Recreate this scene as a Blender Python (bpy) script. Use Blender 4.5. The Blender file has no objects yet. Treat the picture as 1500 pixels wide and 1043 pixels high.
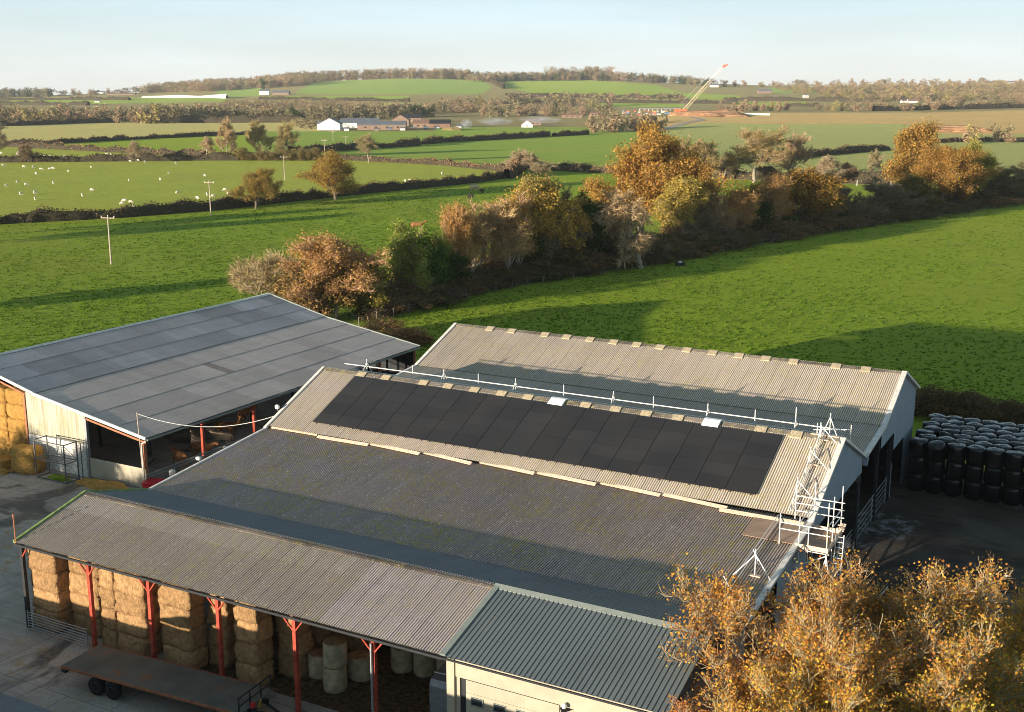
import bpy, bmesh, math, random
import numpy as np
from mathutils import Vector, Matrix, Euler
R = math.radians
S = bpy.context.scene
COL = S.collection
random.seed(7)

# ------------------------------------------------------------------ camera
HY, FPX, CH = 138.0, 1710.0, 30.0            # horizon row, focal length in photo pixels, camera height
PITCH = math.atan((521.5 - HY) / FPX)
cam_d = bpy.data.cameras.new('camera'); cam = bpy.data.objects.new('camera', cam_d); COL.objects.link(cam)
cam.location = (0, 0, CH); cam.rotation_euler = (R(90) - PITCH, 0, 0)
cam_d.sensor_width = 36; cam_d.lens = FPX / 1500 * 36; cam_d.clip_start = .5; cam_d.clip_end = 30000
S.camera = cam

# ------------------------------------------------------------------ light
SUN_EL = 7.1
sdx, sdy = .762, .643                          # horizontal direction in which the light travels
sl = math.hypot(sdx, sdy); sdx /= sl; sdy /= sl
sun_d = bpy.data.lights.new('sun', 'SUN'); sun_d.energy = 5.0; sun_d.angle = R(.5); sun_d.color = (1, .87, .69)
sun = bpy.data.objects.new('sun', sun_d); COL.objects.link(sun)
sun.rotation_euler = Vector((-sdx * math.cos(R(SUN_EL)), -sdy * math.cos(R(SUN_EL)), math.sin(R(SUN_EL)))).to_track_quat('Z', 'Y').to_euler()
W = bpy.data.worlds.new('World'); S.world = W; W.use_nodes = True
wn = W.node_tree.nodes; wl = W.node_tree.links
bg = wn['Background']; sky = wn.new('ShaderNodeTexSky'); sky.sky_type = 'NISHITA'; sky.sun_disc = False
sky.sun_elevation = R(SUN_EL); sky.sun_rotation = math.atan2(-sdx, -sdy); sky.air_density = 1.0; sky.dust_density = .6; sky.ozone_density = 1.6
sky.altitude = 100
wt = wn.new('ShaderNodeTexCoord'); wm = wn.new('ShaderNodeMapping'); wm.inputs['Scale'].default_value = (1.2, 1.2, 9)
wl.new(wt.outputs['Generated'], wm.inputs['Vector'])
wz = wn.new('ShaderNodeTexNoise'); wz.inputs['Scale'].default_value = 1.3; wz.inputs['Detail'].default_value = 6; wz.inputs['Roughness'].default_value = .55
wl.new(wm.outputs[0], wz.inputs['Vector'])
wr = wn.new('ShaderNodeMapRange'); wr.inputs[1].default_value = .35; wr.inputs[2].default_value = .72; wr.inputs[3].default_value = .62; wr.inputs[4].default_value = .98
wl.new(wz.outputs[0], wr.inputs[0])
wx = wn.new('ShaderNodeMix'); wx.data_type = 'RGBA'
wl.new(wr.outputs[0], wx.inputs[0]); wl.new(sky.outputs[0], wx.inputs[6])
wvc = wn.new('ShaderNodeMix'); wvc.data_type = 'RGBA'; wvc.inputs[6].default_value = (9.8, 9.9, 9.3, 1); wvc.inputs[7].default_value = (5.6, 8.3, 9.8, 1)
wve = wn.new('ShaderNodeMapRange'); wve.inputs[1].default_value = 0.; wve.inputs[2].default_value = .11; wl.new(wve.outputs[0], wvc.inputs[0]); wl.new(wvc.outputs[2], wx.inputs[7])   # thin high cloud veil, thicker towards the horizon
wsep = wn.new('ShaderNodeSeparateXYZ'); wl.new(wt.outputs['Generated'], wsep.inputs[0]); wel = wn.new('ShaderNodeMapRange'); wel.inputs[1].default_value = 0.; wel.inputs[2].default_value = .5; wel.inputs[3].default_value = 1.12; wel.inputs[4].default_value = .32
wl.new(wsep.outputs[2], wel.inputs[0]); wl.new(wsep.outputs[2], wve.inputs[0]); wmu = wn.new('ShaderNodeMath'); wmu.operation = 'MULTIPLY'; wmu.use_clamp = True; wl.new(wr.outputs[0], wmu.inputs[0]); wl.new(wel.outputs[0], wmu.inputs[1]); wl.new(wmu.outputs[0], wx.inputs[0])
wl.new(wx.outputs[2], bg.inputs[0]); bg.inputs[1].default_value = .055
S.view_settings.view_transform = 'Standard'; S.view_settings.look = 'None'; S.view_settings.gamma = 1; S.view_settings.exposure = 0.95
S.view_settings.use_curve_mapping = False
S.cycles.filter_width = .95; S.cycles.max_bounces = 5; S.cycles.diffuse_bounces = 2; S.cycles.glossy_bounces = 2; S.cycles.transparent_max_bounces = 6; S.cycles.volume_bounces = 0

# ------------------------------------------------------------------ frames of reference
A0 = R(-28.7)                                  # the farm's long axis U and cross axis V in the world
UX = np.array([math.cos(A0), math.sin(A0)]); VX = np.array([-math.sin(A0), math.cos(A0)])
def UV(u, v, z=0): return Vector((u * UX[0] + v * VX[0], u * UX[1] + v * VX[1], z))
def toUV(x, y): return (x * UX[0] + y * UX[1], x * VX[0] + y * VX[1])

# terrain: level farmland for 900 m, then rising to wooded hills
TC = np.array([-900, 0, 210, 330, 450, 600, 780, 900, 1000, 1200, 1500, 2400.])
TY = np.array([0, 900, 1100, 1300, 1600, 2000, 2500, 3200, 4500, 7000, 12000.])
TP = np.array([  # picture rows of the ground at those distances, turned into heights below
 [0, 196, 186, 180, 170, 158, 149, 142, 144, 143, 141],
 [0, 196, 186, 180, 170, 158, 149, 141, 144, 143, 141],
 [0, 196, 186, 179, 169, 156, 145, 136, 142, 143, 141],
 [0, 196, 186, 179, 169, 153, 140, 128, 139, 143, 141],
 [0, 196, 186, 178, 168, 152, 134, 119, 134, 143, 141],
 [0, 196, 186, 178, 167, 152, 131, 115, 130, 143, 141],
 [0, 196, 186, 178, 167, 153, 134, 118, 132, 143, 141],
 [0, 196, 184, 174, 165, 154, 135, 117, 132, 143, 141],
 [0, 196, 181, 168, 161, 153, 137, 122, 134, 143, 141],
 [0, 196, 180, 167, 160, 151, 138, 127, 136, 143, 141],
 [0, 196, 180, 167, 159, 148, 136, 124, 134, 143, 141],
 [0, 196, 180, 167, 159, 148, 136, 124, 134, 143, 141]], float)
TZ = CH - TY[None, :] * np.tan(PITCH + np.arctan((TP - 521.5) / FPX))
TZ[:, :2] = 0
TT = (TC - 750) / 1752.
def terrain(x, y):
    x = np.asarray(x, float); y = np.asarray(y, float)
    yy = np.maximum(y, 1.); t = np.clip(x / yy, TT[0], TT[-1] - 1e-6)
    i = np.clip(np.searchsorted(TT, t, side='right') - 1, 0, len(TT) - 2); a = (t - TT[i]) / (TT[i + 1] - TT[i]); a = a * a * (3 - 2 * a)
    j = np.clip(np.searchsorted(TY, yy, side='right') - 1, 0, len(TY) - 2); b = np.clip((yy - TY[j]) / (TY[j + 1] - TY[j]), 0, 1)
    z = (TZ[i, j] * (1 - a) + TZ[i + 1, j] * a) * (1 - b) + (TZ[i, j + 1] * (1 - a) + TZ[i + 1, j + 1] * a) * b
    return z
def ray(px, py):
    c, s = math.cos(PITCH), math.sin(PITCH); a = px - 750; b = 521.5 - py
    return np.array([a, FPX * c + b * s, -FPX * s + b * c])
def ground_at(px, py):
    """the place on the terrain that the photograph shows at this pixel"""
    d = ray(px, py); t = -CH / d[2] if d[2] < 0 else 1e9
    if 0 < t * d[1] < 900: return np.array([d[0] * t, d[1] * t, 0.])
    ys = np.geomspace(850, 11900, 900); k = ys / d[1]; xs = d[0] * k; zs = CH + d[2] * k
    g = terrain(xs, ys); hit = np.nonzero(zs <= g)[0]
    i = hit[0] if len(hit) else int(np.argmin(zs - g))
    return np.array([xs[i], ys[i], g[i]])
def pix(x, y, z):
    c, s = math.cos(PITCH), math.sin(PITCH); Z = z - CH
    d = y * c - Z * s; u = y * s + Z * c
    return 750 + FPX * x / d, 521.5 - FPX * u / d
def ht(P, py):                                # height above P of the pixel row py
    a = math.tan(PITCH + math.atan((py - 521.5) / FPX)); return CH - a * P[1] - P[2]
def mpp(P): return P[1] / 1752. * 1.01

# ------------------------------------------------------------------ helpers: objects
def tag(o, label=None, cat=None, group=None, kind=None):
    if label: o['label'] = label
    if cat: o['category'] = cat
    if group: o['group'] = group
    if kind: o['kind'] = kind
    return o
def thing(name, label, cat, u, v, z=0, rot=0, group=None):
    o = bpy.data.objects.new(name, None); COL.objects.link(o); o.location = UV(u, v, z); o.rotation_euler = (0, 0, A0 + rot)
    return tag(o, label, cat, group)
def wthing(name, label, cat, loc, rot=0, group=None):
    o = bpy.data.objects.new(name, None); COL.objects.link(o); o.location = loc; o.rotation_euler = (0, 0, rot)
    return tag(o, label, cat, group)
def link(name, me, parent=None, loc=(0, 0, 0), rot=(0, 0, 0), mat=None, color=None):
    o = bpy.data.objects.new(name, me); COL.objects.link(o)
    if mat is not None and not me.materials: me.materials.append(mat)
    o.location = loc; o.rotation_euler = rot
    if parent: o.parent = parent
    if color: o.color = (*color, 1)
    return o
def mesh_np(name, V, F, mats=(), mi=None, smooth=False):
    """V (n,3), F (m,3|4) arrays -> mesh"""
    V = np.ascontiguousarray(V, np.float32); F = np.ascontiguousarray(F, np.int32)
    me = bpy.data.meshes.new(name); k = F.shape[1]
    me.vertices.add(len(V)); me.vertices.foreach_set('co', V.ravel())
    me.loops.add(F.size); me.loops.foreach_set('vertex_index', F.ravel())
    me.polygons.add(len(F)); me.polygons.foreach_set('loop_start', np.arange(0, F.size, k, dtype=np.int32))
    for m in mats: me.materials.append(m)
    if mi is not None: me.polygons.foreach_set('material_index', np.asarray(mi, np.int32))
    if smooth: me.polygons.foreach_set('use_smooth', np.ones(len(F), bool))
    me.update(calc_edges=True); return me
class MB:
    def __init__(s): s.v = []; s.f = []
    def quad(s, *p):
        n = len(s.v); s.v += [tuple(q) for q in p]; s.f.append(tuple(range(n, n + len(p)))); return s
    def box(s, x0, x1, y0, y1, z0, z1):
        n = len(s.v)
        s.v += [(x, y, z) for z in (z0, z1) for y in (y0, y1) for x in (x0, x1)]
        s.f += [tuple(n + i for i in q) for q in ((0, 2, 3, 1), (4, 5, 7, 6), (0, 1, 5, 4), (2, 6, 7, 3), (0, 4, 6, 2), (1, 3, 7, 5))]
        return s
    def bar(s, a, b, w, h=None):                # rectangular bar from a to b
        a = Vector(a); b = Vector(b); d = (b - a).normalized(); h = h or w
        up = Vector((0, 0, 1)) if abs(d.z) < .95 else Vector((0, 1, 0))
        x = d.cross(up).normalized() * w / 2; y = x.cross(d).normalized() * h / 2
        n = len(s.v)
        for p in (a, b): s.v += [tuple(p - x - y), tuple(p + x - y), tuple(p + x + y), tuple(p - x + y)]
        s.f += [tuple(n + i for i in q) for q in ((0, 3, 2, 1), (4, 5, 6, 7), (0, 1, 5, 4), (1, 2, 6, 5), (2, 3, 7, 6), (3, 0, 4, 7))]
        return s
    def tube(s, a, b, r, r2=None, n=6, cap=True):
        a = Vector(a); b = Vector(b); d = (b - a).normalized(); r2 = r if r2 is None else r2
        up = Vector((0, 0, 1)) if abs(d.z) < .95 else Vector((0, 1, 0))
        x = d.cross(up).normalized(); y = x.cross(d); k = len(s.v)
        for p, q in ((a, r), (b, r2)):
            for i in range(n):
                t = 2 * math.pi * i / n; s.v.append(tuple(p + (x * math.cos(t) + y * math.sin(t)) * q))
        for i in range(n): s.f.append((k + i, k + (i + 1) % n, k + n + (i + 1) % n, k + n + i))
        if cap: s.f += [tuple(range(k + n - 1, k - 1, -1)), tuple(range(k + n, k + 2 * n))]
        return s
    def lathe(s, prof, c=(0, 0, 0), n=16, axis='z'):
        k = len(s.v)
        for r, h in prof:
            for i in range(n):
                t = 2 * math.pi * i / n; p = (r * math.cos(t), r * math.sin(t), h)
                if axis == 'y': p = (p[0], p[2], p[1])
                if axis == 'x': p = (p[2], p[0], p[1])
                s.v.append((c[0] + p[0], c[1] + p[1], c[2] + p[2]))
        for j in range(len(prof) - 1):
            for i in range(n): s.f.append((k + j * n + i, k + j * n + (i + 1) % n, k + (j + 1) * n + (i + 1) % n, k + (j + 1) * n + i))
        s.f.append(tuple(range(k + n - 1, k - 1, -1))); e = k + (len(prof) - 1) * n; s.f.append(tuple(range(e, e + n)))
        return s
    def prism(s, pts, a, b, axis='x'):          # polygon pts extruded between a and b along axis (pts in the other two axes)
        n = len(s.v); m = len(pts)
        for t in (a, b):
            for p in pts: s.v.append((t, p[0], p[1]) if axis == 'x' else (p[0], t, p[1]) if axis == 'y' else (p[0], p[1], t))
        s.f += [tuple(range(n + m - 1, n - 1, -1)), tuple(range(n + m, n + 2 * m))]
        for i in range(m): s.f.append((n + i, n + (i + 1) % m, n + m + (i + 1) % m, n + m + i))
        return s
    def mesh(s, name, mat=None, smooth=False):
        me = bpy.data.meshes.new(name); me.from_pydata(s.v, [], s.f)
        if mat: me.materials.append(mat)
        if smooth: me.polygons.foreach_set('use_smooth', [True] * len(s.f))
        me.update(); return me
    def build(s, name, mat, parent=None, loc=(0, 0, 0), rot=(0, 0, 0), smooth=False):
        return link(name, s.mesh(name, mat, smooth), parent, loc, rot)
def copy_tree(o, loc=None, rotz=None, scale=None, label=None, group=None):
    c = o.copy(); COL.objects.link(c)
    for ch in o.children:
        d = ch.copy(); COL.objects.link(d); d.parent = c
        for g in ch.children:
            e = g.copy(); COL.objects.link(e); e.parent = d
    if loc is not None: c.location = loc
    if rotz is not None: c.rotation_euler = (0, 0, rotz)
    if scale is not None: c.scale = scale
    if label: c['label'] = label
    if group: c['group'] = group
    return c

# ------------------------------------------------------------------ helpers: materials
def lin(c): return tuple(((x / 255) ** 2.2) for x in c)
class Mat:
    def __init__(s, name, rough=.85, metal=0., spec=.3):
        m = bpy.data.materials.new(name); m.use_nodes = True; s.m = m; s.n = m.node_tree.nodes; s.l = m.node_tree.links
        s.b = s.n['Principled BSDF']; s.b.inputs['Roughness'].default_value = rough; s.b.inputs['Metallic'].default_value = metal
        s.b.inputs['Specular IOR Level'].default_value = spec; s._uv = None
    def add(s, t, **k):
        o = s.n.new(t)
        for a, v in k.items(): setattr(o, a, v)
        return o
    def pos(s, scale=(1, 1, 1)):                # world position turned into the farm's own axes
        g = s.add('ShaderNodeNewGeometry'); m = s.add('ShaderNodeMapping'); m.vector_type = 'POINT'
        r = s.add('ShaderNodeVectorRotate'); r.rotation_type = 'Z_AXIS'; r.inputs['Angle'].default_value = -A0
        s.l.new(g.outputs['Position'], r.inputs['Vector']); s.l.new(r.outputs[0], m.inputs['Vector']); m.inputs['Scale'].default_value = scale
        return m.outputs[0]
    def obj(s, scale=(1, 1, 1)):
        g = s.add('ShaderNodeTexCoord'); m = s.add('ShaderNodeMapping'); s.l.new(g.outputs['Object'], m.inputs['Vector']); m.inputs['Scale'].default_value = scale
        return m.outputs[0]
    def noise(s, vec, scale, detail=4, rough=.55, lo=.35, hi=.65, dist=0.):
        n = s.add('ShaderNodeTexNoise'); s.l.new(vec, n.inputs['Vector']); n.inputs['Scale'].default_value = scale
        n.inputs['Detail'].default_value = detail; n.inputs['Roughness'].default_value = rough; n.inputs['Distortion'].default_value = dist
        r = s.add('ShaderNodeMapRange'); s.l.new(n.outputs[0], r.inputs[0]); r.inputs[1].default_value = lo; r.inputs[2].default_value = hi
        return r.outputs[0]
    def mix(s, f, a, b, mode='MIX'):
        x = s.add('ShaderNodeMix', data_type='RGBA', blend_type=mode)
        for i, q in ((0, f), (6, a), (7, b)):
            if isinstance(q, (int, float)): x.inputs[i].default_value = q if i == 0 else (q, q, q, 1)
            elif isinstance(q, tuple): x.inputs[i].default_value = (*q, 1) if len(q) == 3 else q
            else: s.l.new(q, x.inputs[i])
        return x.outputs[2]
    def math(s, op, a, b=0.):
        x = s.add('ShaderNodeMath', operation=op)
        for i, q in ((0, a), (1, b)):
            if isinstance(q, (int, float)): x.inputs[i].default_value = q
            else: s.l.new(q, x.inputs[i])
        return x.outputs[0]
    def col(s, c):
        if isinstance(c, tuple): s.b.inputs['Base Color'].default_value = (*c, 1)
        else: s.l.new(c, s.b.inputs['Base Color'])
        return s
    def bump(s, h, strength=.5, dist=.05):
        b = s.add('ShaderNodeBump'); b.inputs['Strength'].default_value = strength; b.inputs['Distance'].default_value = dist
        s.l.new(h, b.inputs['Height']); s.l.new(b.outputs[0], s.b.inputs['Normal']); return s
def simple(name, c, rough=.7, metal=0., var=.25, scale=3., dark=None, spec=.3):
    s = Mat(name, rough, metal, spec); p = s.pos()
    n = s.noise(p, scale, 5); d = dark or tuple(x * (1 - var) for x in c)
    s.col(s.mix(n, tuple(x * (1 + var * .4) for x in c), d)); return s.m

# roofing of corrugated fibre cement; the tone of each sheet comes from the sheet itself
def roof_mat(name, c, lichen=.3, dirt=.4, lichen_col=(.36, .30, .08), spread=.16, speck=0., valley=.75):
    s = Mat(name, .9, 0, .2); p = s.pos(); oi = s.add('ShaderNodeObjectInfo')
    tone = s.math('ADD', s.math('MULTIPLY', oi.outputs['Random'], spread * 2), 1 - spread)
    b = s.mix(1., s.mix(1., c, oi.outputs['Color'], 'MULTIPLY'), tone, 'MULTIPLY')
    st = s.noise(s.pos((2.2, .22, .22)), 1.6, 5, .6, .38, .68)
    b = s.mix(s.math('MULTIPLY', st, dirt), b, tuple(x * .45 for x in c))
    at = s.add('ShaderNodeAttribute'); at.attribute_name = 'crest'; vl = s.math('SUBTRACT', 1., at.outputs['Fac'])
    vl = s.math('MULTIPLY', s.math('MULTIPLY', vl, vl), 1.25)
    b = s.mix(s.math('MULTIPLY', vl, valley), b, tuple(x * .12 for x in c))      # valleys painted darker as corrugation shade, with some dirt and moss
    big = s.noise(p, .22, 3, .5, .35, .7)
    b = s.mix(s.math('MULTIPLY', big, .35), b, tuple(x * .7 for x in c))
    li = s.math('MULTIPLY', s.noise(p, 2.6, 7, .78, .48, .60), s.noise(p, .3, 3, .5, .36, .56))
    b = s.mix(s.math('MULTIPLY', li, lichen), b, lichen_col)
    sp = s.noise(p, 7, 5, .75, .58, .66)
    b = s.mix(s.math('MULTIPLY', sp, .25 + speck), b, tuple(min(1, x * 1.9) for x in c))
    dk = s.noise(p, 9, 5, .7, .58, .7)
    b = s.mix(s.math('MULTIPLY', dk, .35 + speck * .6), b, tuple(x * .3 for x in c))
    s.col(b).bump(s.noise(p, 30, 4, .6, .2, .8), .25, .01)
    return s.m
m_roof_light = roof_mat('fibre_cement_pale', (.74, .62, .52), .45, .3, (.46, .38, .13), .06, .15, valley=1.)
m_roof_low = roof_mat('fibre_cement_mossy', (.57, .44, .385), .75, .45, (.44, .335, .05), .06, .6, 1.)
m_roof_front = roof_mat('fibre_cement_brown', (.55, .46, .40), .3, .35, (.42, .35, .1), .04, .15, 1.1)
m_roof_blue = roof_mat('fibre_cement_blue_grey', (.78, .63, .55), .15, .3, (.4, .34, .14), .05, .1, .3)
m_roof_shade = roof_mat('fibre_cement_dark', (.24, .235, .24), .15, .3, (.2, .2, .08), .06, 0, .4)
def grass_mat(name, a, b, dry, tuft=1.6, bump=.9, patch=.5, dist=.35):
    s = Mat(name, .9, 0, .15); p = s.pos(); g = s.add('ShaderNodeNewGeometry').outputs['Position']
    n1 = s.noise(p, .035, 5, .6, .35, .65); n2 = s.noise(s.pos((.8, 1.4, 1)), tuft, 5, .65, .38, .66); n3 = s.noise(p, .3, 5, .65, .4, .7)
    c = s.mix(n1, a, b); c = s.mix(s.math('MULTIPLY', s.noise(g, .012, 3, .5, .45, .7), patch), c, dry)
    c = s.mix(s.math('MULTIPLY', n2, .55), c, tuple(x * .35 for x in a)); c = s.mix(s.math('MULTIPLY', n3, .35), c, tuple(x * .6 for x in b))
    c = s.mix(s.math('MULTIPLY', s.noise(s.pos((.05, .9, 1)), .5, 3, .5, .52, .7), .22), c, tuple(min(1, x * 1.5) for x in b))
    c = s.mix(s.math('MULTIPLY', s.math('MULTIPLY', s.noise(g, .03, 3, .5, .6, .7), s.noise(g, .5, 5, .7, .45, .6)), .55), c, (.22, .17, .06))
    s.col(c).bump(s.math('ADD', s.math('MULTIPLY', n2, -.6), s.noise(p, 9., 3, .7, .3, .7)), bump, dist)
    s.b.inputs['Sheen Weight'].default_value = .25; s.b.inputs['Sheen Tint'].default_value = (*[min(1, x * 4) for x in a], 1); s.b.inputs['Sheen Roughness'].default_value = .6
    return s.m
m_grass = grass_mat('grass_lush', (.32, .45, .022), (.26, .41, .022), (.39, .42, .05), 1.4, .9, .6, .2)
m_grass2 = grass_mat('grass_field', (.27, .42, .022), (.22, .38, .022), (.35, .33, .055), 1.1, .9, .6, .2)
m_pasture = grass_mat('grass_pasture', (.40, .44, .05), (.35, .41, .045), (.44, .39, .065), .5, .6, .4)
m_far_green = grass_mat('grass_far', (.22, .36, .04), (.18, .31, .04), (.32, .33, .07), .3, .5, .6, .6)
m_far_hill = grass_mat('grass_hill', (.17, .24, .05), (.20, .23, .06), (.24, .22, .07), .1, .4, .5, .6)
m_olive = grass_mat('grass_olive', (.40, .40, .10), (.33, .37, .09), (.44, .37, .13), .4, .5, .5, .5)
m_stubble = grass_mat('stubble', (.66, .49, .12), (.58, .44, .11), (.46, .42, .09), .5, .5, .6, .4)
m_plough = grass_mat('bare_soil', (.64, .29, .10), (.56, .25, .09), (.66, .36, .15), .15, .4, .5, .5)
m_brush = grass_mat('rough_ground', (.30, .22, .09), (.22, .19, .07), (.36, .22, .11), .1, .6, .6, .8)
def concrete_mat():
    s = Mat('yard_concrete', .8, 0, .3); p = s.pos()
    c = s.mix(s.noise(p, .25, 5, .6, .35, .65), (.46, .39, .33), (.32, .27, .23))
    c = s.mix(s.noise(p, .12, 4, .6, .55, .62, 1.5), c, (.11, .095, .08))
    c = s.mix(s.math('MULTIPLY', s.noise(p, 5, 5, .7, .5, .7), .5), c, (.12, .10, .08))
    st = s.math('MULTIPLY', s.noise(p, 1.3, 6, .75, .52, .6), s.noise(p, .13, 2, .5, .5, .62))
    c = s.mix(st, c, (.34, .23, .09))
    c = s.mix(s.math('MULTIPLY', s.noise(s.pos((.12, 1.1, 1)), 1.6, 5, .65, .5, .7), .4), c, (.13, .11, .09))
    br = s.add('ShaderNodeTexBrick'); s.l.new(p, br.inputs['Vector']); br.inputs['Scale'].default_value = 1.; br.inputs['Brick Width'].default_value = 4.6
    br.inputs['Row Height'].default_value = 4.6; br.inputs['Mortar Size'].default_value = .035; br.inputs['Mortar Smooth'].default_value = .3; br.offset = .35
    c = s.mix(s.math('MULTIPLY', br.outputs['Fac'], .5), c, (.04, .036, .03)); s.col(c)
    s.bump(s.noise(p, 3, 6, .7), .3, .03)
    r = s.noise(p, .2, 4, .6, .5, .6, 1.); s.l.new(s.math('SUBTRACT', .85, s.math('MULTIPLY', r, .25)), s.b.inputs['Roughness']); return s.m
m_conc = concrete_mat()
def dirt_mat():
    s = Mat('yard_mud', .85, 0, .3); p = s.pos()
    c = s.mix(s.noise(s.pos((.35, 1.3, 1)), .9, 6, .65, .35, .65), (.070, .050, .035), (.026, .019, .014))
    c = s.mix(s.noise(s.pos((1, 1, 1)), .16, 4, .6, .5, .64, .8), c, (.075, .062, .05))
    w = s.math('MULTIPLY', s.noise(p, .1, 2, .5, .56, .62), s.noise(p, 1.2, 5, .7, .47, .6))
    s.col(s.mix(w, c, (.17, .17, .18))).bump(s.noise(s.pos((.4, 1.5, 1)), 1.6, 7, .7, .2, .8), .8, .15)
    s.l.new(s.math('SUBTRACT', .9, s.math('MULTIPLY', w, .6)), s.b.inputs['Roughness']); return s.m
m_dirt = dirt_mat()
def straw_mat(name, a, b, vscale=(1, 1, 1), dark=.5):
    s = Mat(name, .95, 0, .1); v = s.pos((26 * vscale[0], 26 * vscale[1], 5 * vscale[2])); p = s.pos()
    f = s.noise(v, 1., 5, .7, .35, .65); k = s.noise(p, 3.5, 5, .6, .4, .65)
    c = s.mix(f, a, b); c = s.mix(s.math('MULTIPLY', k, dark), c, tuple(x * .45 for x in b)); oi = s.add('ShaderNodeObjectInfo')
    c = s.mix(1., c, s.math('ADD', s.math('MULTIPLY', oi.outputs['Random'], .35), .8), 'MULTIPLY')
    s.col(c).bump(s.math('ADD', f, k), 1., .06); return s.m
m_straw = straw_mat('straw', (.84, .51, .25), (.50, .29, .13))
m_straw_gold = straw_mat('straw_golden', (.80, .46, .14), (.62, .33, .08), (1, 1, 2), .3)
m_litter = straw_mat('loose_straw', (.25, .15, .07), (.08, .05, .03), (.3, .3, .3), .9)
m_steel_red = simple('red_oxide_steel', (.42, .065, .035), .7, 0, .4, 4)
m_steel_brown = simple('brown_timber_steel', (.40, .16, .08), .7, 0, .3, 4)
m_galv = simple('galvanised_steel', (.34, .35, .36), .5, .5, .2, 6)
m_rack = simple('grey_painted_steel', (.13, .135, .14), .6, .2, .2, 6)
m_scaf = simple('scaffold_tube_steel', (.72, .71, .69), .45, 0, .15, 6)
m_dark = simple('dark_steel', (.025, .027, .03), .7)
m_cream = simple('cream_sheet_cladding', (.41, .36, .27), .6, 0, .12, 1.2)
m_white_clad = simple('pale_blue_grey_cladding', (.27, .32, .37), .6, 0, .12, .8)
m_barge = simple('pale_barge_board', (.72, .68, .62), .7, 0, .2, 3)
m_green_trim = simple('mossy_green_edge', (.24, .33, .11), .8, 0, .3, 3)
m_box = simple('grey_green_box_profile_steel', (.125, .145, .15), .5, 0, .1, .5, spec=.4)
m_box_trim = simple('grey_green_flashing', (.21, .235, .215), .5, 0, .1, 2)
m_board = simple('new_timber_board', (.76, .56, .42), .8, 0, .25, 7)
m_ply = simple('plywood_sheet', (.36, .24, .17), .75, 0, .15, 2)
m_vent = simple('lichened_ridge_cap', (.46, .37, .25), .9, 0, .4, 9, dark=(.28, .23, .15))
m_white = simple('white_plastic', (.80, .80, .78), .5, 0, .08, 3)
m_tyre = simple('tyre_rubber', (.018, .018, .018), .8, 0, .3, 8)
m_wrap = simple('black_bale_wrap', (.003, .0033, .004), .22, 0, .2, 3, spec=.5)
m_net = simple('net_wrapped_straw', (.46, .35, .22), .85, 0, .35, 2.2, dark=(.28, .25, .15))
m_pole = simple('weathered_pole_timber', (.46, .38, .30), .85, 0, .25, 3)
m_fence = simple('weathered_fence_timber', (.24, .20, .15), .9, 0, .3, 5)
m_wool = simple('sheep_wool', (.74, .66, .54), .95, 0, .15, 8)
m_cow_tan = simple('tan_cow_hide', (.33, .14, .055), .9, 0, .4, 2.5)
m_cow_pale = simple('cream_cow_hide', (.66, .46, .31), .9, 0, .15, 3)
m_cow_black = simple('black_cow_hide', (.025, .02, .018), .8, 0, .3, 4)
m_redpaint = simple('bright_red_paint', (.62, .03, .04), .4, 0, .2, 3)
m_yellow = simple('yellow_paint', (.60, .42, .04), .5)
m_hut_white = simple('white_render', (.78, .74, .68), .8, 0, .1, .5)
m_hut_brick = simple('brick_far', (.28, .19, .14), .85, 0, .2, .5)
m_hut_roof = simple('slate_far', (.16, .17, .19), .7, 0, .2, .3)
m_hut_tile = simple('clay_tile_far', (.24, .14, .10), .8, 0, .2, .3)
m_glass = simple('dark_glass', (.02, .025, .03), .15, 0, 0, 1, spec=.6)
def panel_mat():
    s = Mat('solar_glass', .42, 0, .35); o = s.obj(); oi = s.add('ShaderNodeObjectInfo')
    br = s.add('ShaderNodeTexBrick'); s.l.new(o, br.inputs['Vector']); br.inputs['Scale'].default_value = 1; br.inputs['Brick Width'].default_value = .94; br.inputs['Row Height'].default_value = .182
    br.inputs['Mortar Size'].default_value = .006; br.offset = 0; br.inputs['Mortar Smooth'].default_value = .5
    c = s.mix(s.noise(s.pos(), .35, 3, .5, .3, .7), (.022, .021, .023), (.034, .030, .028)); c = s.mix(s.math('MULTIPLY', br.outputs['Fac'], .45), c, (.008, .008, .009))
    s.col(s.mix(1., c, s.math('ADD', .85, s.math('MULTIPLY', oi.outputs['Random'], .3)), 'MULTIPLY')); return s.m
m_panel = panel_mat()
m_panel_frame = simple('black_panel_frame', (.012, .012, .013), .5)
def deck_mat():
    s = Mat('trailer_deck_steel', .75, .1, .3); p = s.obj()
    c = s.mix(s.noise(p, .8, 4), (.085, .085, .07), (.13, .125, .105)); c = s.mix(s.noise(p, .7, 5, .7, .58, .7), c, (.22, .09, .045))
    s.col(c).bump(s.noise(p, 8, 4), .2, .01); return s.m
m_deck = deck_mat()
def cladv_mat():      # sheeting that has weathered with green and rust streaks down its length
    s = Mat('streaked_wall_sheet', .75, 0, .3); st = s.noise(s.pos((3.5, 3.5, .25)), 1.2, 5, .65, .35, .68)
    c = s.mix(st, (.52, .48, .39), (.34, .31, .21)); c = s.mix(s.noise(s.pos(), .5, 4, .6, .5, .75), c, (.30, .30, .17)); s.col(c); return s.m
m_wallsheet = cladv_mat()
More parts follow.
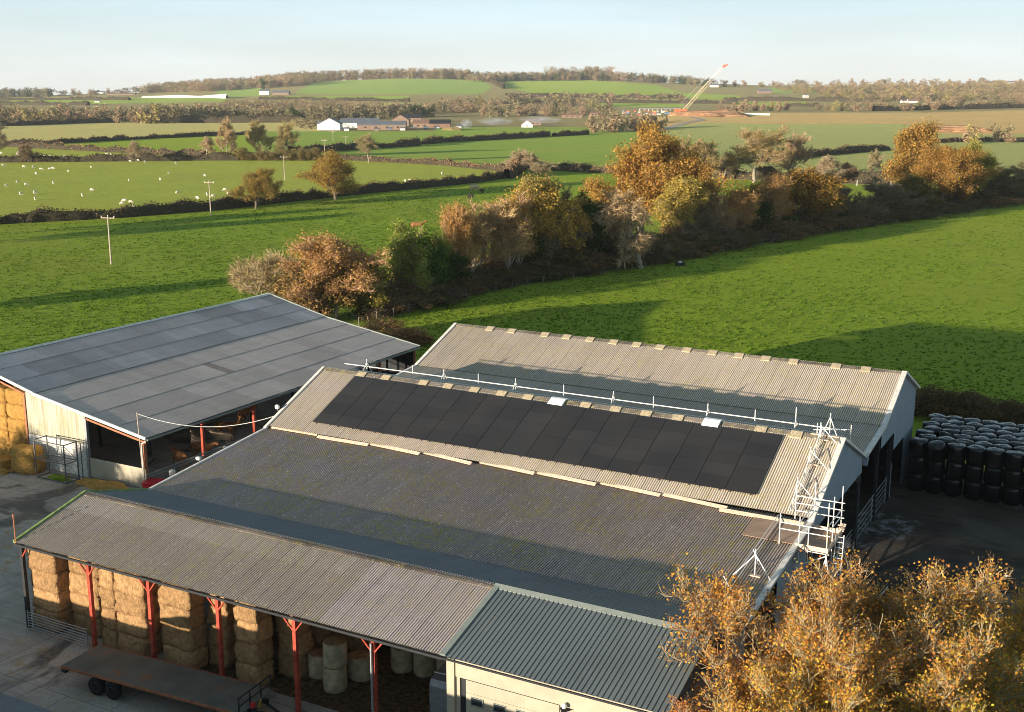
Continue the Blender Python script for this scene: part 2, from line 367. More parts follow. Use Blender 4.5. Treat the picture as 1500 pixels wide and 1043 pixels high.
# foliage
def leaf_mat(name, a, b, c=None, tr=.35):
    m = bpy.data.materials.new(name); m.use_nodes = True; n = m.node_tree.nodes; l = m.node_tree.links; n.clear()
    g = n.new('ShaderNodeNewGeometry'); oi = n.new('ShaderNodeObjectInfo'); mp = n.new('ShaderNodeValToRGB')
    a, b = tuple(min(.9, q * 1.2) for q in a), tuple(min(.9, q * 1.3) for q in b); e = mp.color_ramp.elements; e[0].color = (*a, 1); e[0].position = .15; e[1].color = (*b, 1); e[1].position = .75
    if c: x = e.new(.95); x.color = (*c, 1)
    l.new(g.outputs['Random Per Island'], mp.inputs[0])
    mx = n.new('ShaderNodeMix'); mx.data_type = 'RGBA'; mx.blend_type = 'MULTIPLY'; mx.inputs[0].default_value = 1
    l.new(mp.outputs[0], mx.inputs[6]); l.new(oi.outputs['Color'], mx.inputs[7])
    d = n.new('ShaderNodeBsdfDiffuse'); t = n.new('ShaderNodeBsdfTranslucent'); x = n.new('ShaderNodeMixShader'); x.inputs[0].default_value = tr
    l.new(mx.outputs[2], d.inputs[0]); l.new(mx.outputs[2], t.inputs[0]); l.new(d.outputs[0], x.inputs[1]); l.new(t.outputs[0], x.inputs[2])
    o = n.new('ShaderNodeOutputMaterial'); l.new(x.outputs[0], o.inputs[0]); return m
m_leaf_orange = leaf_mat('oak_leaf_orange', (.20, .125, .03), (.46, .29, .085), (.30, .27, .06))
m_leaf_gold = leaf_mat('leaf_gold', (.29, .20, .05), (.58, .39, .10), (.34, .33, .09))
m_leaf_green = leaf_mat('evergreen_leaf', (.022, .045, .012), (.06, .10, .02), (.15, .17, .03), .2)
m_leaf_lime = leaf_mat('leaf_lime', (.10, .13, .025), (.26, .27, .05), (.34, .26, .06))
m_leaf_rust = leaf_mat('leaf_rust', (.24, .15, .06), (.46, .31, .115), (.50, .40, .16))
m_twig = leaf_mat('twig_tan', (.22, .165, .10), (.44, .34, .22), (.52, .40, .25), .1)
m_twig_dark = leaf_mat('twig_dark', (.11, .085, .055), (.24, .185, .12), None, .1)
m_twig_pink = leaf_mat('twig_pinkish', (.25, .16, .10), (.48, .33, .22), None, .1)
m_bark = simple('bark_grey_brown', (.17, .135, .10), .95, 0, .4, 3)
m_bark_pale = simple('bark_pale', (.36, .30, .22), .9, 0, .3, 3)
m_bark_white = simple('bark_birch', (.66, .60, .52), .8, 0, .3, 3)
m_hedge_leaf = leaf_mat('hedge_twig_leaf', (.065, .055, .02), (.14, .10, .045), (.20, .11, .05), .15)
m_hedge_brown = leaf_mat('hedge_winter_brown', (.15, .085, .045), (.30, .18, .10), (.34, .25, .13), .15)
m_core = simple('hedge_core', (.06, .05, .03), 1.)
m_soil_heap = simple('heaped_soil', (.34, .19, .10), .95, 0, .3, .2)
# ------------------------------------------------------------------ the land: one continuous sheet cut into fields
def L_(pts):
    a = np.array(pts, float); return lambda x: np.interp(x, a[:, 0], a[:, 1])
FENCE = [(470, 492), (570, 467), (700, 432), (820, 411), (940, 393), (1060, 371), (1200, 345), (1350, 322), (1500, 300), (1700, 275)]
HG1 = [(-700, 360), (-60, 332), (0, 328), (170, 319), (310, 308), (500, 287), (640, 273), (700, 267), (742, 260), (765, 247)]
HG1B = [(765, 247), (870, 253), (1010, 261), (1196, 269), (1330, 273), (1500, 278), (2200, 290)]
HG2 = [(-500, 240), (0, 236), (302, 233), (420, 233), (500, 233), (560, 236), (650, 242), (727, 250), (745, 250)]
HG3 = [(-400, 212), (0, 214), (50, 217), (188, 224), (300, 229)]
HG4 = [(-400, 218), (0, 212), (80, 211), (201, 204), (372, 196.5)]
HG5 = [(300, 228), (430, 224), (460, 222), (524, 219), (604, 214), (647, 208), (804, 199.5), (860, 197)]
HG6 = [(-600, 184), (0, 182), (168, 178.5), (470, 178)]
HG7 = [(1000, 247), (1037, 243), (1138, 235), (1222, 226), (1300, 219)]
BANKT = [(960, 186), (972, 185), (1033, 180), (1125, 181.5), (1319, 181.5), (1383, 197), (1500, 197), (2200, 197)]
lF, l1, l1b, l2, l3, l4, l5, l6, l7, lB = map(L_, (FENCE, HG1, HG1B, HG2, HG3, HG4, HG5, HG6, HG7, BANKT))
def inpoly(x, y, poly):
    r = np.zeros(x.shape, bool); n = len(poly)
    for i in range(n):
        x0, y0 = poly[i]; x1, y1 = poly[(i + 1) % n]
        c = ((y0 > y) != (y1 > y)); r ^= c & (x < (x1 - x0) * (y - y0) / ((y1 - y0) or 1e-9) + x0)
    return r
YS = np.concatenate([np.linspace(-60, 24, 15), np.geomspace(28, 100, 40), np.geomspace(101.2, 12000, 420)])
TS = np.linspace(-1, 1, 421); TS = TS * (.45 + .55 * TS ** 2) * 1.35
gx = np.where(YS[:, None] > 60, TS[None, :] * YS[:, None], TS[None, :] * 60); gy = np.repeat(YS[:, None], len(TS), 1); gz = terrain(gx, gy)
cx = (gx[1:, 1:] + gx[:-1, :-1]) / 2; cy = (gy[1:, 1:] + gy[:-1, :-1]) / 2; cz = (gz[1:, 1:] + gz[:-1, :-1]) / 2
fx, fy = pix(cx, np.maximum(cy, 25), cz); fu, fv = toUV(cx, cy)
fid = np.full(cx.shape, -1)
def put(i, m): fid[(fid < 0) & m] = i
near = cy < 140
yard = near & (fv < 98.5) & (fu > -90) & (fu < 45) & (fv > -20)
put(1, yard & ((fu > -15.2) | (fv > 63) & (fu > -66)))
put(0, yard)
put(0, (cy < 60) & (cx < 0)); put(1, (cy < 60))
put(2, (fy > lF(fx)) & (fx > 490)); put(3, ((fy > l1(fx)) & (fx < 765)) | ((fy > l1b(fx)) & (fx >= 765)))
put(4, (fy > l2(fx)) & (fx < 748)); put(5, (fy > l3(fx)) & (fx < 300)); put(6, (fy > l4(fx)) & (fx < 372)); put(6, (fy > 197) & (fx >= 372) & (fx < 470) & (fy > l5(fx)) )
put(8, (fy > l5(fx)) & (fx > 300) & (fx < 860)); put(8, (fy > 197) & (fx >= 860) & (fx < 1010) & (fy > 200)); put(7, (fy > 192.5) & (fx > 372) & (fx < 960))
put(7, (fy > 186) & (fx > 640) & (fx < 870))
put(9, (fy > l7(fx)) & (fx >= 1000)); put(10, (fy > 199.5) & (fx >= 1000)); put(11, (fy > lB(fx)) & (fx >= 955))
put(12, (fy > 165 - np.clip((fx - 1360) / 35, 0, 4)) & (fx > 965 + (186 - fy) * 1.7)); put(12, inpoly(fx, fy, [(905, 176), (960, 172), (1003, 166), (1100, 162), (1060, 172), (980, 186)]))
put(13, (fy > l6(fx)) & (fx < 470) & (fy < 215))
for i, pl in ((14, [(428, 139), (455, 123), (480, 119), (560, 116), (695, 112), (722, 128), (705, 138), (600, 138)]), (14, [(318, 131), (392, 129), (378, 141), (318, 142)]),
              (15, [(738, 117), (850, 117), (960, 124), (1000, 136), (1085, 140), (1085, 147), (960, 143), (800, 140), (738, 128)]),
              (15, [(-200, 143.5), (150, 143), (330, 143), (330, 149), (120, 152.5), (-200, 151)]), (15, [(380, 141), (455, 141), (600, 141), (600, 148), (380, 147)]),
              (15, [(1080, 150), (1180, 149), (1180, 154), (1080, 155)]), (15, [(840, 150), (1000, 152), (1000, 157), (840, 156)]), (14, [(1128, 128), (1262, 128), (1254, 137), (1130, 136)]), (16, [(560, 150), (770, 154), (770, 160), (560, 157)]),
              (16, [(860, 140), (1010, 145), (1010, 150), (860, 149)]), (12, [(600, 158), (760, 161), (840, 163), (840, 167), (600, 164)])):
    put(i, inpoly(fx, fy, pl))
fid[fid < 0] = 17
FM = [('concrete_yard', m_conc), ('mud_yard', m_dirt), ('grass_field', m_grass), ('grass_field', m_grass2), ('sheep_pasture', m_pasture), ('sheep_pasture', m_pasture), ('grass_field', m_grass2),
      ('grass_field', m_far_green), ('grass_field', m_far_green), ('grass_field', m_olive), ('grass_field', m_olive), ('grass_bank', m_olive), ('bare_soil_field', m_plough), ('stubble_field', m_stubble),
      ('hill_field', m_far_hill), ('grass_field', m_far_green), ('stubble_field', m_olive), ('rough_ground', m_brush)]
nc = len(TS); PV = np.stack([gx, gy, gz], -1).reshape(-1, 3)
ii, jj = np.meshgrid(np.arange(len(YS) - 1), np.arange(nc - 1), indexing='ij'); base = ii * nc + jj
QF = np.stack([base, base + 1, base + nc + 1, base + nc], -1)
for k, (nm, mt) in enumerate(FM):
    q = QF[fid == k]
    if not len(q): continue
    uq, inv = np.unique(q, return_inverse=True); me = mesh_np(nm, PV[uq], inv.reshape(-1, 4), [mt], smooth=True)
    tag(link(nm, me), kind='structure')
# ------------------------------------------------------------------ roofing sheets
PI_ = math.pi
def corr_mesh(name, L, mat, n=7, pitch=.1467, dep=.033, seg=4, gap=.004):
    """one corrugated fibre cement sheet, L long, seven corrugations wide, lying along +y"""
    w = n * pitch - gap; m = n * seg; xs = [w * i / m for i in range(m + 1)]; v = []; f = []
    for y in (0, L):
        for i, x in enumerate(xs): v.append((x, y, -dep * math.cos(2 * PI_ * i / seg) + dep))
    for i in range(m): f.append((i, i + 1, m + 2 + i, m + 1 + i))
    nn = len(v); k = nn                               # rolled lower edge gives the sheet its thickness
    for dz in (-.007, 0):
        for i, x in enumerate(xs): v.append((x, 0, -dep * math.cos(2 * PI_ * i / seg) + dep + dz))
    for i in range(m): f.append((k + i, k + i + 1, k + m + 2 + i, k + m + 1 + i))
    me = bpy.data.meshes.new(name); me.from_pydata(v, [], f); me.polygons.foreach_set('use_smooth', [j < m for j in range(len(f))])
    at = me.attributes.new('crest', 'FLOAT', 'POINT'); at.data.foreach_set('value', [(p[2] / (2 * dep)) if j_ < nn else .1 for j_, p in enumerate(v)])  # low values take the painted shade: valleys and the lower edge
    me.materials.append(mat); me.update(); return me
SW = 7 * .1467
def slope(root, org, u0, u1, lo, hi, rows, mat, tint=None, lap=.16, name='roof_sheet', rng=None, miss=(), stuff=False, wob=.001, lift=.016):
    """cover a roof slope between u0 and u1 from its lower edge lo=(v,z) to its upper edge hi=(v,z) with single sheets"""
    rng = rng or random.Random(int(u0 * 7 + lo[0] * 13)); ou, ov = org
    dv = hi[0] - lo[0]; dz = hi[1] - lo[1]; Ln = math.hypot(dv, dz); rl = Ln / rows; back = dv < 0
    n = max(1, round((u1 - u0) / SW)); ww = (u1 - u0) / n
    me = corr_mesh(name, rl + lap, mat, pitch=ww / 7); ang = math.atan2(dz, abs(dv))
    for r in range(rows):
        s0 = r * rl; t = s0 / Ln
        pv = lo[0] + dv * t; pz = lo[1] + dz * t
        for c in range(n):
            if (c, r) in miss: continue
            til = -math.atan(lift / rl) + rng.uniform(-.0008, .0008)
            if back: loc = (u0 + (c + 1) * ww - ou, pv - ov, pz + lift + rng.uniform(0, wob)); rot = Euler((ang + til, 0, PI_), 'XYZ')
            else: loc = (u0 + c * ww - ou, pv - ov, pz + lift + rng.uniform(0, wob)); rot = Euler((ang + til, 0, rng.uniform(-.001, .001)), 'XYZ')
            o = link(name, me, root, loc, rot)
            k = tint(c, r, n, rows, rng) if tint else (1, 1, 1)
            o.color = (*k, 1)
def slope_stuff(root, org, u0, u1, lo, hi, mat, name):
    ou, ov = org; m = MB(); n = round((u1 - u0) / .1467) * 2; dv = hi[0] - lo[0]
    for i in range(n):
        a = u0 + (u1 - u0) * i / n - ou; b = u0 + (u1 - u0) * (i + 1) / n - ou; za = .03 if i % 2 else -.01; zb = .03 if not i % 2 else -.01
        m.quad((a, lo[0] - ov, lo[1] + za), (b, lo[0] - ov, lo[1] + zb), (b, hi[0] - ov, hi[1] + zb), (a, hi[0] - ov, hi[1] + za))
    return tag(m.build(name, mat, root), kind='stuff')
def ridge_caps(root, org, u0, u1, v, z, mat, s=.25, ang=.42, name='ridge_cap'):
    n = round((u1 - u0) / 1.8); L = (u1 - u0) / n; m = MB(); t = s * math.tan(ang)
    m.prism([(-s, -t), (0, .0), (s, -t), (s, -t + .03), (0, .045), (-s, -t + .03)], 0, L - .015, 'x'); me = m.mesh(name, mat)
    for i in range(n): link(name, me, root, (u0 + i * L - org[0], v - org[1], z + .05 + random.uniform(0, .008)))
UL, UR = -54.4, -15.1
VENTS = [-50.7, -48.5, -45.2, -43.1, -40.9, -38.7, -36.6, -32.2, -30.0, -27.8, -25.6, -20.1, -17.85]
def vents(root, org, v, z, ang, extra=()):
    m = MB(); t = math.tan(ang)
    m.prism([(-.55, -.55 * t + .02), (0, .02), (.55, -.55 * t + .02), (.54, -.54 * t + .1), (.08, .13), (-.08, .13), (-.54, -.54 * t + .1)], -.36, .36, 'x'); me = m.mesh('ridge_vent', m_vent)
    for u in list(VENTS) + list(extra): link('ridge_vent', me, root, (u - org[0], v - org[1], z + .06))
def barge(root, org, u, pts, w=.2, h=.26, mat=None, name='barge_board'):
    for a, b in zip(pts[:-1], pts[1:]):
        MB().bar((u - org[0], a[0] - org[1], a[1] + .06), (u - org[0], b[0] - org[1], b[1] + .06), w, h).build(name, mat or m_barge, root)
def wall_sheets(root, org, u, poly_top, v0, v1, zb, mat, name='wall_sheet', step=1.05, rib=.0):
    """vertical cladding in the gable plane u: one sheet per metre, its top cut to the roof line"""
    tp = L_(poly_top); n = max(1, round((v1 - v0) / step)); w = (v1 - v0) / n
    for i in range(n):
        a, b = v0 + i * w, v0 + (i + 1) * w - .01; m = MB(); k = 6; zf = zb if not callable(zb) else None
        for j in range(k):
            c, d = a + (b - a) * j / k, a + (b - a) * (j + 1) / k; e = .02 if j % 2 else -.02; f = -e
            m.quad((u + e - org[0], c - org[1], zb), (u + f - org[0], d - org[1], zb), (u + f - org[0], d - org[1], float(tp(d))), (u + e - org[0], c - org[1], float(tp(c))))
        m.build(name, mat, root)

# ---- shed A: long open-fronted bale shed in front
org = (UL, 41.0)
A = thing('bale_shed', 'long open fronted shed with red posts full of straw bales, nearest the camera', 'shed', *org)
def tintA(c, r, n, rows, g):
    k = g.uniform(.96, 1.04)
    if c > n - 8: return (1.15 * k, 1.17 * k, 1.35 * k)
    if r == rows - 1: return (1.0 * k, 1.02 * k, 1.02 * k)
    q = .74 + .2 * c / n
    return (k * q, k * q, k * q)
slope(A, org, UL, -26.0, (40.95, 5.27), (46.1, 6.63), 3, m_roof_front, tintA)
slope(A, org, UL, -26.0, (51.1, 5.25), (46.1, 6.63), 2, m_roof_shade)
ridge_caps(A, org, UL, -26.0, 46.1, 6.63, m_roof_front, .3, .26)
barge(A, org, UL - .06, [(40.9, 5.27), (46.1, 6.63), (51.1, 5.25)], .14, .2, m_green_trim)
MB().bar((0, -.12, 5.2), (28.4, -.12, 5.2), .1, .12).build('gutter', m_dark, A)
PA = [-54.2, -49.0, -44.5, -39.7, -34.6, -29.9, -26.2]
PA = [UL + .1, -48.95, -44.45, -39.65, -34.7, -30.0]
for u in PA:
    x = u - org[0]; first = u == PA[0]
    MB().box(x - .1, x + .1, .15, .35, 0, 5.1).build('post', m_dark if first else m_steel_red, A)
    for sgn in ((1,) if first else (-1, 1)):
        MB().bar((x, .2, 4.3), (x + sgn * .62, .12, 5.05), .07).build('brace', m_steel_red, A)
    MB().bar((x, .3, 5.1), (x, 5.1, 6.45), .12, .25).build('rafter', m_dark, A)
    MB().bar((x, 5.1, 6.45), (x, 10.1, 5.1), .12, .25).build('rafter', m_dark, A)
    MB().box(x - .1, x + .1, 9.9, 10.1, 0, 5.1).build('post', m_dark, A)
MB().tube((24.38, .05, .3), (24.38, .05, 4.9), .06).build('downpipe', m_galv, A)
for k in range(5): MB().bar((0, .8 + k, 5.32 + k * .26), (28.4, .8 + k, 5.32 + k * .26), .06, .14).build('purlin', m_dark, A)
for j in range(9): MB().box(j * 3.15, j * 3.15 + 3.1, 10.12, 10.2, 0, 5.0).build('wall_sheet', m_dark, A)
# rail gate closing the first bay
g = thing('rail_gate', 'galvanised seven bar rail gate across the first bay of the bale shed', 'gate', -53.95, 40.95)
for i in range(7): MB().tube((0, 0, .18 + i * .165), (4.75, 0, .18 + i * .165), .028).build('rail', m_galv, g)
for x in (0, 4.75): MB().tube((x, 0, 0), (x, 0, 1.25), .035).build('upright', m_galv, g)

# ---- shed B: the workshop that continues the bale shed in grey green steel
org = (-26.0, 41.0)
B = thing('workshop', 'grey green steel roofed workshop with a cream sectional door', 'workshop', *org)
def box_mesh(name, L, w, ribs, mat):
    v = []; f = []; pr = []; p = w / ribs
    for i in range(ribs): pr += [(i * p, 0), (i * p + p * .66, 0), (i * p + p * .76, .045), (i * p + p * .9, .045)]
    pr.append((w, 0))
    for y in (0, L): v += [(a, y, b) for a, b in pr]
    n = len(pr)
    for i in range(n - 1): f.append((i, i + 1, n + i + 1, n + i))
    me = bpy.data.meshes.new(name); me.from_pydata(v, [], f); me.materials.append(mat); me.update(); return me
nB = 11; wB = (UR - 0 + 26.0) / nB; sl_ = math.atan2(1.42, 5.15)
me1 = box_mesh('roof_sheet', 5.36, wB - .004, 4, m_box)
for i in range(nB):
    link('roof_sheet', me1, B, (i * wB, -.12, 5.33), (sl_, 0, 0))
    link('roof_sheet', me1, B, ((i + 1) * wB, 10.1, 5.33), (sl_, 0, PI_))
MB().prism([(4.75, 6.68), (5.0, 6.82), (5.25, 6.68), (5.25, 6.71), (5.0, 6.86), (4.75, 6.71)], -.1, nB * wB + .1, 'x').build('ridge_flashing', m_box_trim, B)
MB().bar((.05, -.12, 5.38), (.05, 5, 6.77), .3, .1).build('verge_flashing', m_box_trim, B)
MB().bar((0, -.16, 5.24), (nB * wB, -.16, 5.24), .08, .08).build('gutter', m_dark, B)
MB().box(.1, .5, .12, .3, 0, 5.15).build('corner_post', m_cream, B)
MB().box(.5, nB * wB, .2, .3, 4.3, 5.15).build('fascia_panel', m_cream, B)
MB().box(.5, .72, .26, .34, 0, 4.3).build('frame', m_cream, B)
MB().box(.72, 1.02, .34, .38, 0, 4.28).build('door_gap', m_dark, B)
for k in range(6):
    MB().box(1.05, 5.75, .24, .29, 4.25 - (k + 1) * .62, 4.25 - k * .62 - .012).build('door_panel', m_cream, B)
for k in range(4):
    x = 1.35 + k * 1.16
    w_ = MB().box(x, x + .58, .205, .235, 3.12, 3.46).build('window', m_glass, B)
    m = MB()
    for (a, b, c, d) in ((x - .03, x + .61, 3.09, 3.12), (x - .03, x + .61, 3.46, 3.49), (x - .03, x, 3.12, 3.46), (x + .58, x + .61, 3.12, 3.46)): m.box(a, b, .19, .236, c, d)
    m.build('window_frame', m_box_trim, w_)
for k in range(8): MB().box(5.8 + k * .63, 5.8 + k * .63 + .62, .24, .29, 0, 4.29).build('wall_sheet', m_cream, B)
for k in range(10): MB().box(nB * wB - .05, nB * wB, .3 + k * .97, .3 + (k + 1) * .97 - .01, 0, 5.2).build('wall_sheet', m_white_clad, B)
ln = thing('wall_lamp', 'small round white lamp on a black bracket high on the cream workshop wall', 'lamp', -19.9, 41.1, 4.25)
MB().prism([(-.25, 0), (0, -.35), (.25, 0), (0, .12)], -.04, .0, 'z').build('bracket', m_dark, ln)
MB().lathe([(.02, .0), (.09, .03), (.12, .12), (.09, .21), (.01, .25)], (0, -.1, .05)).build('globe', m_white, ln, smooth=True)

# ---- shed C: main shed, low mossy lean-to and the steep span that carries the panels
org = (UL, 51.1)
Cc = thing('solar_shed', 'wide cattle shed with a mossy lean-to roof and a steep span bearing solar panels', 'shed', *org)
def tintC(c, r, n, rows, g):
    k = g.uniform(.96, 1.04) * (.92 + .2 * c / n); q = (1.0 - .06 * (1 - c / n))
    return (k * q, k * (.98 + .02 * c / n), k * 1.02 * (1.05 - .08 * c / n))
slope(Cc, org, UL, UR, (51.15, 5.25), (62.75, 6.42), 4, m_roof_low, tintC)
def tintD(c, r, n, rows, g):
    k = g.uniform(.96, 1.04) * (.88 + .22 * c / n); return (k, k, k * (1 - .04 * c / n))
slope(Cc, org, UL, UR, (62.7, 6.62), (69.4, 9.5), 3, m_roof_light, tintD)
slope_stuff(Cc, org, UL, UR, (76.1, 6.5), (69.4, 9.5), m_roof_light, 'rear_roof')
ridge_caps(Cc, org, UL, UR, 69.4, 9.5, m_roof_light, .3, .42)
vents(Cc, org, 69.4, 9.5, .42)
m = MB(); m.prism([(-.75, -.3), (0, .05), (.75, -.3), (.7, -.14), (.15, .12), (-.15, .12), (-.7, -.14)], -.55, .55, 'x'); mw = m.mesh('ridge_vent', m_white)
for u in (-34.3, -23.3):
    o = link('ridge_vent', mw, Cc, (u - org[0], 69.4 - org[1], 9.6)); o['label'] = 'white plastic covered ridge vent'
barge(Cc, org, UL - .05, [(51.0, 5.25), (62.6, 6.45)], .16, .16, m_barge); barge(Cc, org, UL - .05, [(62.4, 6.5), (69.4, 9.52), (76.2, 6.5)], .22, .16)
barge(Cc, org, UR + .05, [(51.0, 5.25), (62.6, 6.45)], .3, .16, m_barge); barge(Cc, org, UR + .05, [(62.4, 6.5), (69.4, 9.52), (76.2, 6.5)], .34, .16)
wall_sheets(Cc, org, UR - .05, [(62.5, 6.45), (69.4, 9.45), (76.2, 6.45)], 62.5, 76.1, 5.5, m_white_clad)
wall_sheets(Cc, org, UR - .05, [(51, 5.2), (62.5, 6.35)], 56.5, 62.4, .1, m_white_clad)
wall_sheets(Cc, org, UL + .1, [(51, 5.2), (62.5, 6.35)], 51.2, 62.4, 2.4, m_wallsheet)
wall_sheets(Cc, org, UL + .1, [(62.5, 6.45), (69.4, 9.45), (76.2, 6.45)], 62.5, 76.1, 4.6, m_wallsheet)
def posts(root, org, us, vs, z, mat=m_dark, s=.11):
    me = MB().box(-s, s, -s, s, 0, z).mesh('post', mat)
    for u in us:
        for v in vs: link('post', me, root, (u - org[0], v - org[1], 0))
posts(Cc, org, [UR - .3 - 4.85 * k for k in range(9)], [62.6, 76.1], 6.3)
posts(Cc, org, [UR - .3 - 4.85 * k for k in range(9)], [51.3, 57], 5.1)
MB().box(.2, 39.2, -.15, .12, 5.08, 5.16).build('valley_gutter', m_dark, Cc)
for k in range(4):   # low rails and boards of the cattle pens seen under the gable
    MB().tube((UR - .4 - org[0], 63.0 - org[1], .4 + k * .35), (UR - .4 - org[0], 75.9 - org[1], .4 + k * .35), .035).build('pen_rail', m_galv, Cc)

# ---- shed D: rear shed
org = (UL, 76.3)
D = thing('rear_shed', 'pale roofed shed behind the solar shed with a blue grey gable and open end bay', 'shed', *org)
slope(D, org, UL, UR, (76.3, 6.55), (82.4, 7.1), 2, m_roof_light, lambda c, r, n, R_, g: (lambda k: (k, k * .99, k))(g.uniform(.86, 1.0)))
slope(D, org, UL, UR, (82.2, 7.12), (88.8, 9.6), 3, m_roof_light, tintD)
slope_stuff(D, org, UL, UR, (95.4, 6.95), (88.8, 9.6), m_roof_light, 'rear_roof')
ridge_caps(D, org, UL, UR, 88.8, 9.6, m_roof_light, .3, .36)
vents(D, org, 88.8, 9.6, .36, (-34.5, -23.4))
barge(D, org, UL - .05, [(76.4, 6.55), (82.3, 7.1)], .2, .16); barge(D, org, UL - .05, [(82.2, 7.12), (88.8, 9.62), (95.4, 6.95)], .26, .16)
barge(D, org, UR + .05, [(76.4, 6.55), (82.3, 7.1)], .34, .2); barge(D, org, UR + .05, [(82.2, 7.12), (88.8, 9.62), (95.4, 6.95)], .36, .16)
wall_sheets(D, org, UR - .08, [(82.3, 7.05), (88.8, 9.55), (95.4, 6.9)], 82.4, 87.2, 5.4, m_white_clad)
wall_sheets(D, org, UR - .08, [(82.3, 7.05), (88.8, 9.55), (95.4, 6.9)], 87.2, 95.3, 4.0, m_white_clad)
wall_sheets(D, org, UR - .12, [(87, 3.99), (96, 3.99)], 91.5, 95.3, .05, m_white_clad)
posts(D, org, [UR - .3 - 4.85 * k for k in range(9)], [76.5, 82.3, 87.1, 95.2], 6.4)
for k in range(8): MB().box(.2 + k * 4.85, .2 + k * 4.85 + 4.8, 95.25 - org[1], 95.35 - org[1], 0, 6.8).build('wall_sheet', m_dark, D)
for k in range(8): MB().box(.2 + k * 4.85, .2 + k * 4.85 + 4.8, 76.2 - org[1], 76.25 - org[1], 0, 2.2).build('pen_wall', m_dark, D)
hp = MB().prism([(-.18, 0), (.18, 0), (.12, -.55), (-.12, -.55)], 76.1 - org[1], 76.5 - org[1], 'y').build('gutter_hopper', m_white_clad, D, (UR + .1 - org[0], 0, 6.5))
g = thing('sheeted_gate', 'tall pale blue sheeted gate standing ajar under the rear shed gable', 'gate', UR - .1, 87.0, 0, .25)
MB().box(-.03, .03, 0, 4.6, .35, 2.7).build('gate_sheet', m_white_clad, g)
for z in (.3, 1.5, 2.75): MB().tube((.05, 0, z), (.05, 4.6, z), .035).build('gate_bar', m_galv, g)
g = thing('cattle_gate', 'long horizontal barred cattle gate in the dark open end of the rear shed', 'gate', UR - .3, 77.0)
for z in (.4, .8, 1.2, 1.6, 2.0): MB().tube((0, 0, z), (0, 9.4, z), .035).build('gate_bar', m_galv, g)
for y in (0, 4.6, 9.4): MB().tube((0, y, 0), (0, y, 2.1), .045).build('gate_post', m_galv, g)

# ---- shed E: left barn, ridge running across the others
EE = (-66.0, 62.0)
E_ = thing('cattle_barn', 'broad low barn with patchy blue grey roof and brown timber edge, left of the farm', 'barn', *EE)
RL = 100.3 - 62.0
def slopeV(root, lo, hi, rows, mat, tint, cols=38):
    """slope whose sheets run along -u, rows counted from the eave; lo/hi=(u,z)"""
    rng = random.Random(5); du = abs(hi[0] - lo[0]); dz = hi[1] - lo[1]; Ln = math.hypot(du, dz); rl = Ln / rows; ww = RL / cols
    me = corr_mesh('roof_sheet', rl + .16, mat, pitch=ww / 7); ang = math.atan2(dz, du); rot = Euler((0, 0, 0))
    for r in range(rows):
        t = r / rows
        for c in range(cols):
            M = Matrix.Rotation(R(90), 4, 'Z') @ Matrix.Rotation(ang - math.atan(.04 / rl) + rng.uniform(-.0006, .0006), 4, 'X')
            o = link('roof_sheet', me, root, (lo[0] + (hi[0] - lo[0]) * t - EE[0], c * ww, lo[1] + dz * t + .04), M.to_euler())
            o.color = (*tint(c, r, rng), 1)
pr_ = random.Random(11); patch = {}
def tintE(c, r, g):
    k = patch.setdefault((c // 5 if r % 2 else (c + 2) // 5, r), pr_.choice((1, 1, 1.04, .92, .84, 1.07))) * g.uniform(.96, 1.04)
    return (k, k, k * 1.0) if (c, r) != (16, 2) else (.55, .52, .5)
def tintE2(c, r, g):
    k = patch.setdefault(((c + r * 2) // 5, r + 10), pr_.choice((.72, .82, .98, 1.05, .88))) * g.uniform(.92, 1.06); return (k * .9, k * .95, k * 1.05)
slopeV(E_, (-66.0, 4.15), (-78.4, 6.17), 4, m_roof_blue, tintE)
slopeV(E_, (-78.3, 6.2), (-86.0, 8.05), 3, m_roof_blue, tintE2)
m = MB()
for i in range(260):
    a = RL * i / 260; b = RL * (i + 1) / 260; za, zb = (.02, -.02) if i % 2 else (-.02, .02)
    m.quad((-20, a, 8.05 + za), (-20, b, 8.05 + zb), (-28, b, 6.0 + zb), (-28, a, 6.0 + za))
tag(m.build('rear_roof', m_roof_blue, E_), kind='stuff')
mr = MB().prism([(-.3, -.08), (0, .0), (.3, -.08), (.3, -.05), (0, .05), (-.3, -.05)], 0, 1.78, 'y').mesh('ridge_cap', m_barge)
for i in range(21): link('ridge_cap', mr, E_, (-20.0, i * RL / 21, 8.16))
for v in (-.06, RL + .06):
    for a, b in (((0.05, 4.15), (-12.4, 6.2)), ((-12.3, 6.22), (-20, 8.1)), ((-20, 8.1), (-28, 6.0))):
        MB().bar((a[0], v, a[1] + .05), (b[0], v, b[1] + .05), .12, .24).build('barge_board', m_box_trim if v > 0 else m_barge, E_)
MB().bar((.12, 0, 4.08), (.12, RL, 4.08), .14, .14).build('gutter', m_box_trim, E_)
for k in range(7):
    y = .15 + k * 6.3
    MB().box(-.5, -.28, y - .1, y + .1, 0, 4.0).build('post', m_steel_red if k in (1, 2) else m_steel_brown, E_)
    MB().bar((-.4, y, 3.95), (-12.4, y, 5.95), .12, .22).build('rafter', m_dark, E_)
    for x in (-6.5, -12.4, -20): MB().box(x - .1, x + .1, y - .1, y + .1, 0, 4.1 - x * .165).build('post', m_dark, E_)
MB().bar((0, -.02, 3.86), (-6.35, -.02, 4.9), .08, .16).build('gable_rail', m_steel_brown, E_)
MB().bar((-13.3, -.02, 6.05), (-20, -.02, 7.7), .08, .16).build('gable_rail', m_steel_brown, E_)
MB().box(-13.55, -13.35, -.1, .1, 0, 6.1).build('post', m_steel_brown, E_)
MB().box(-6.6, -6.35, -.12, .12, 0, 4.95).build('door_post', m_galv, E_)
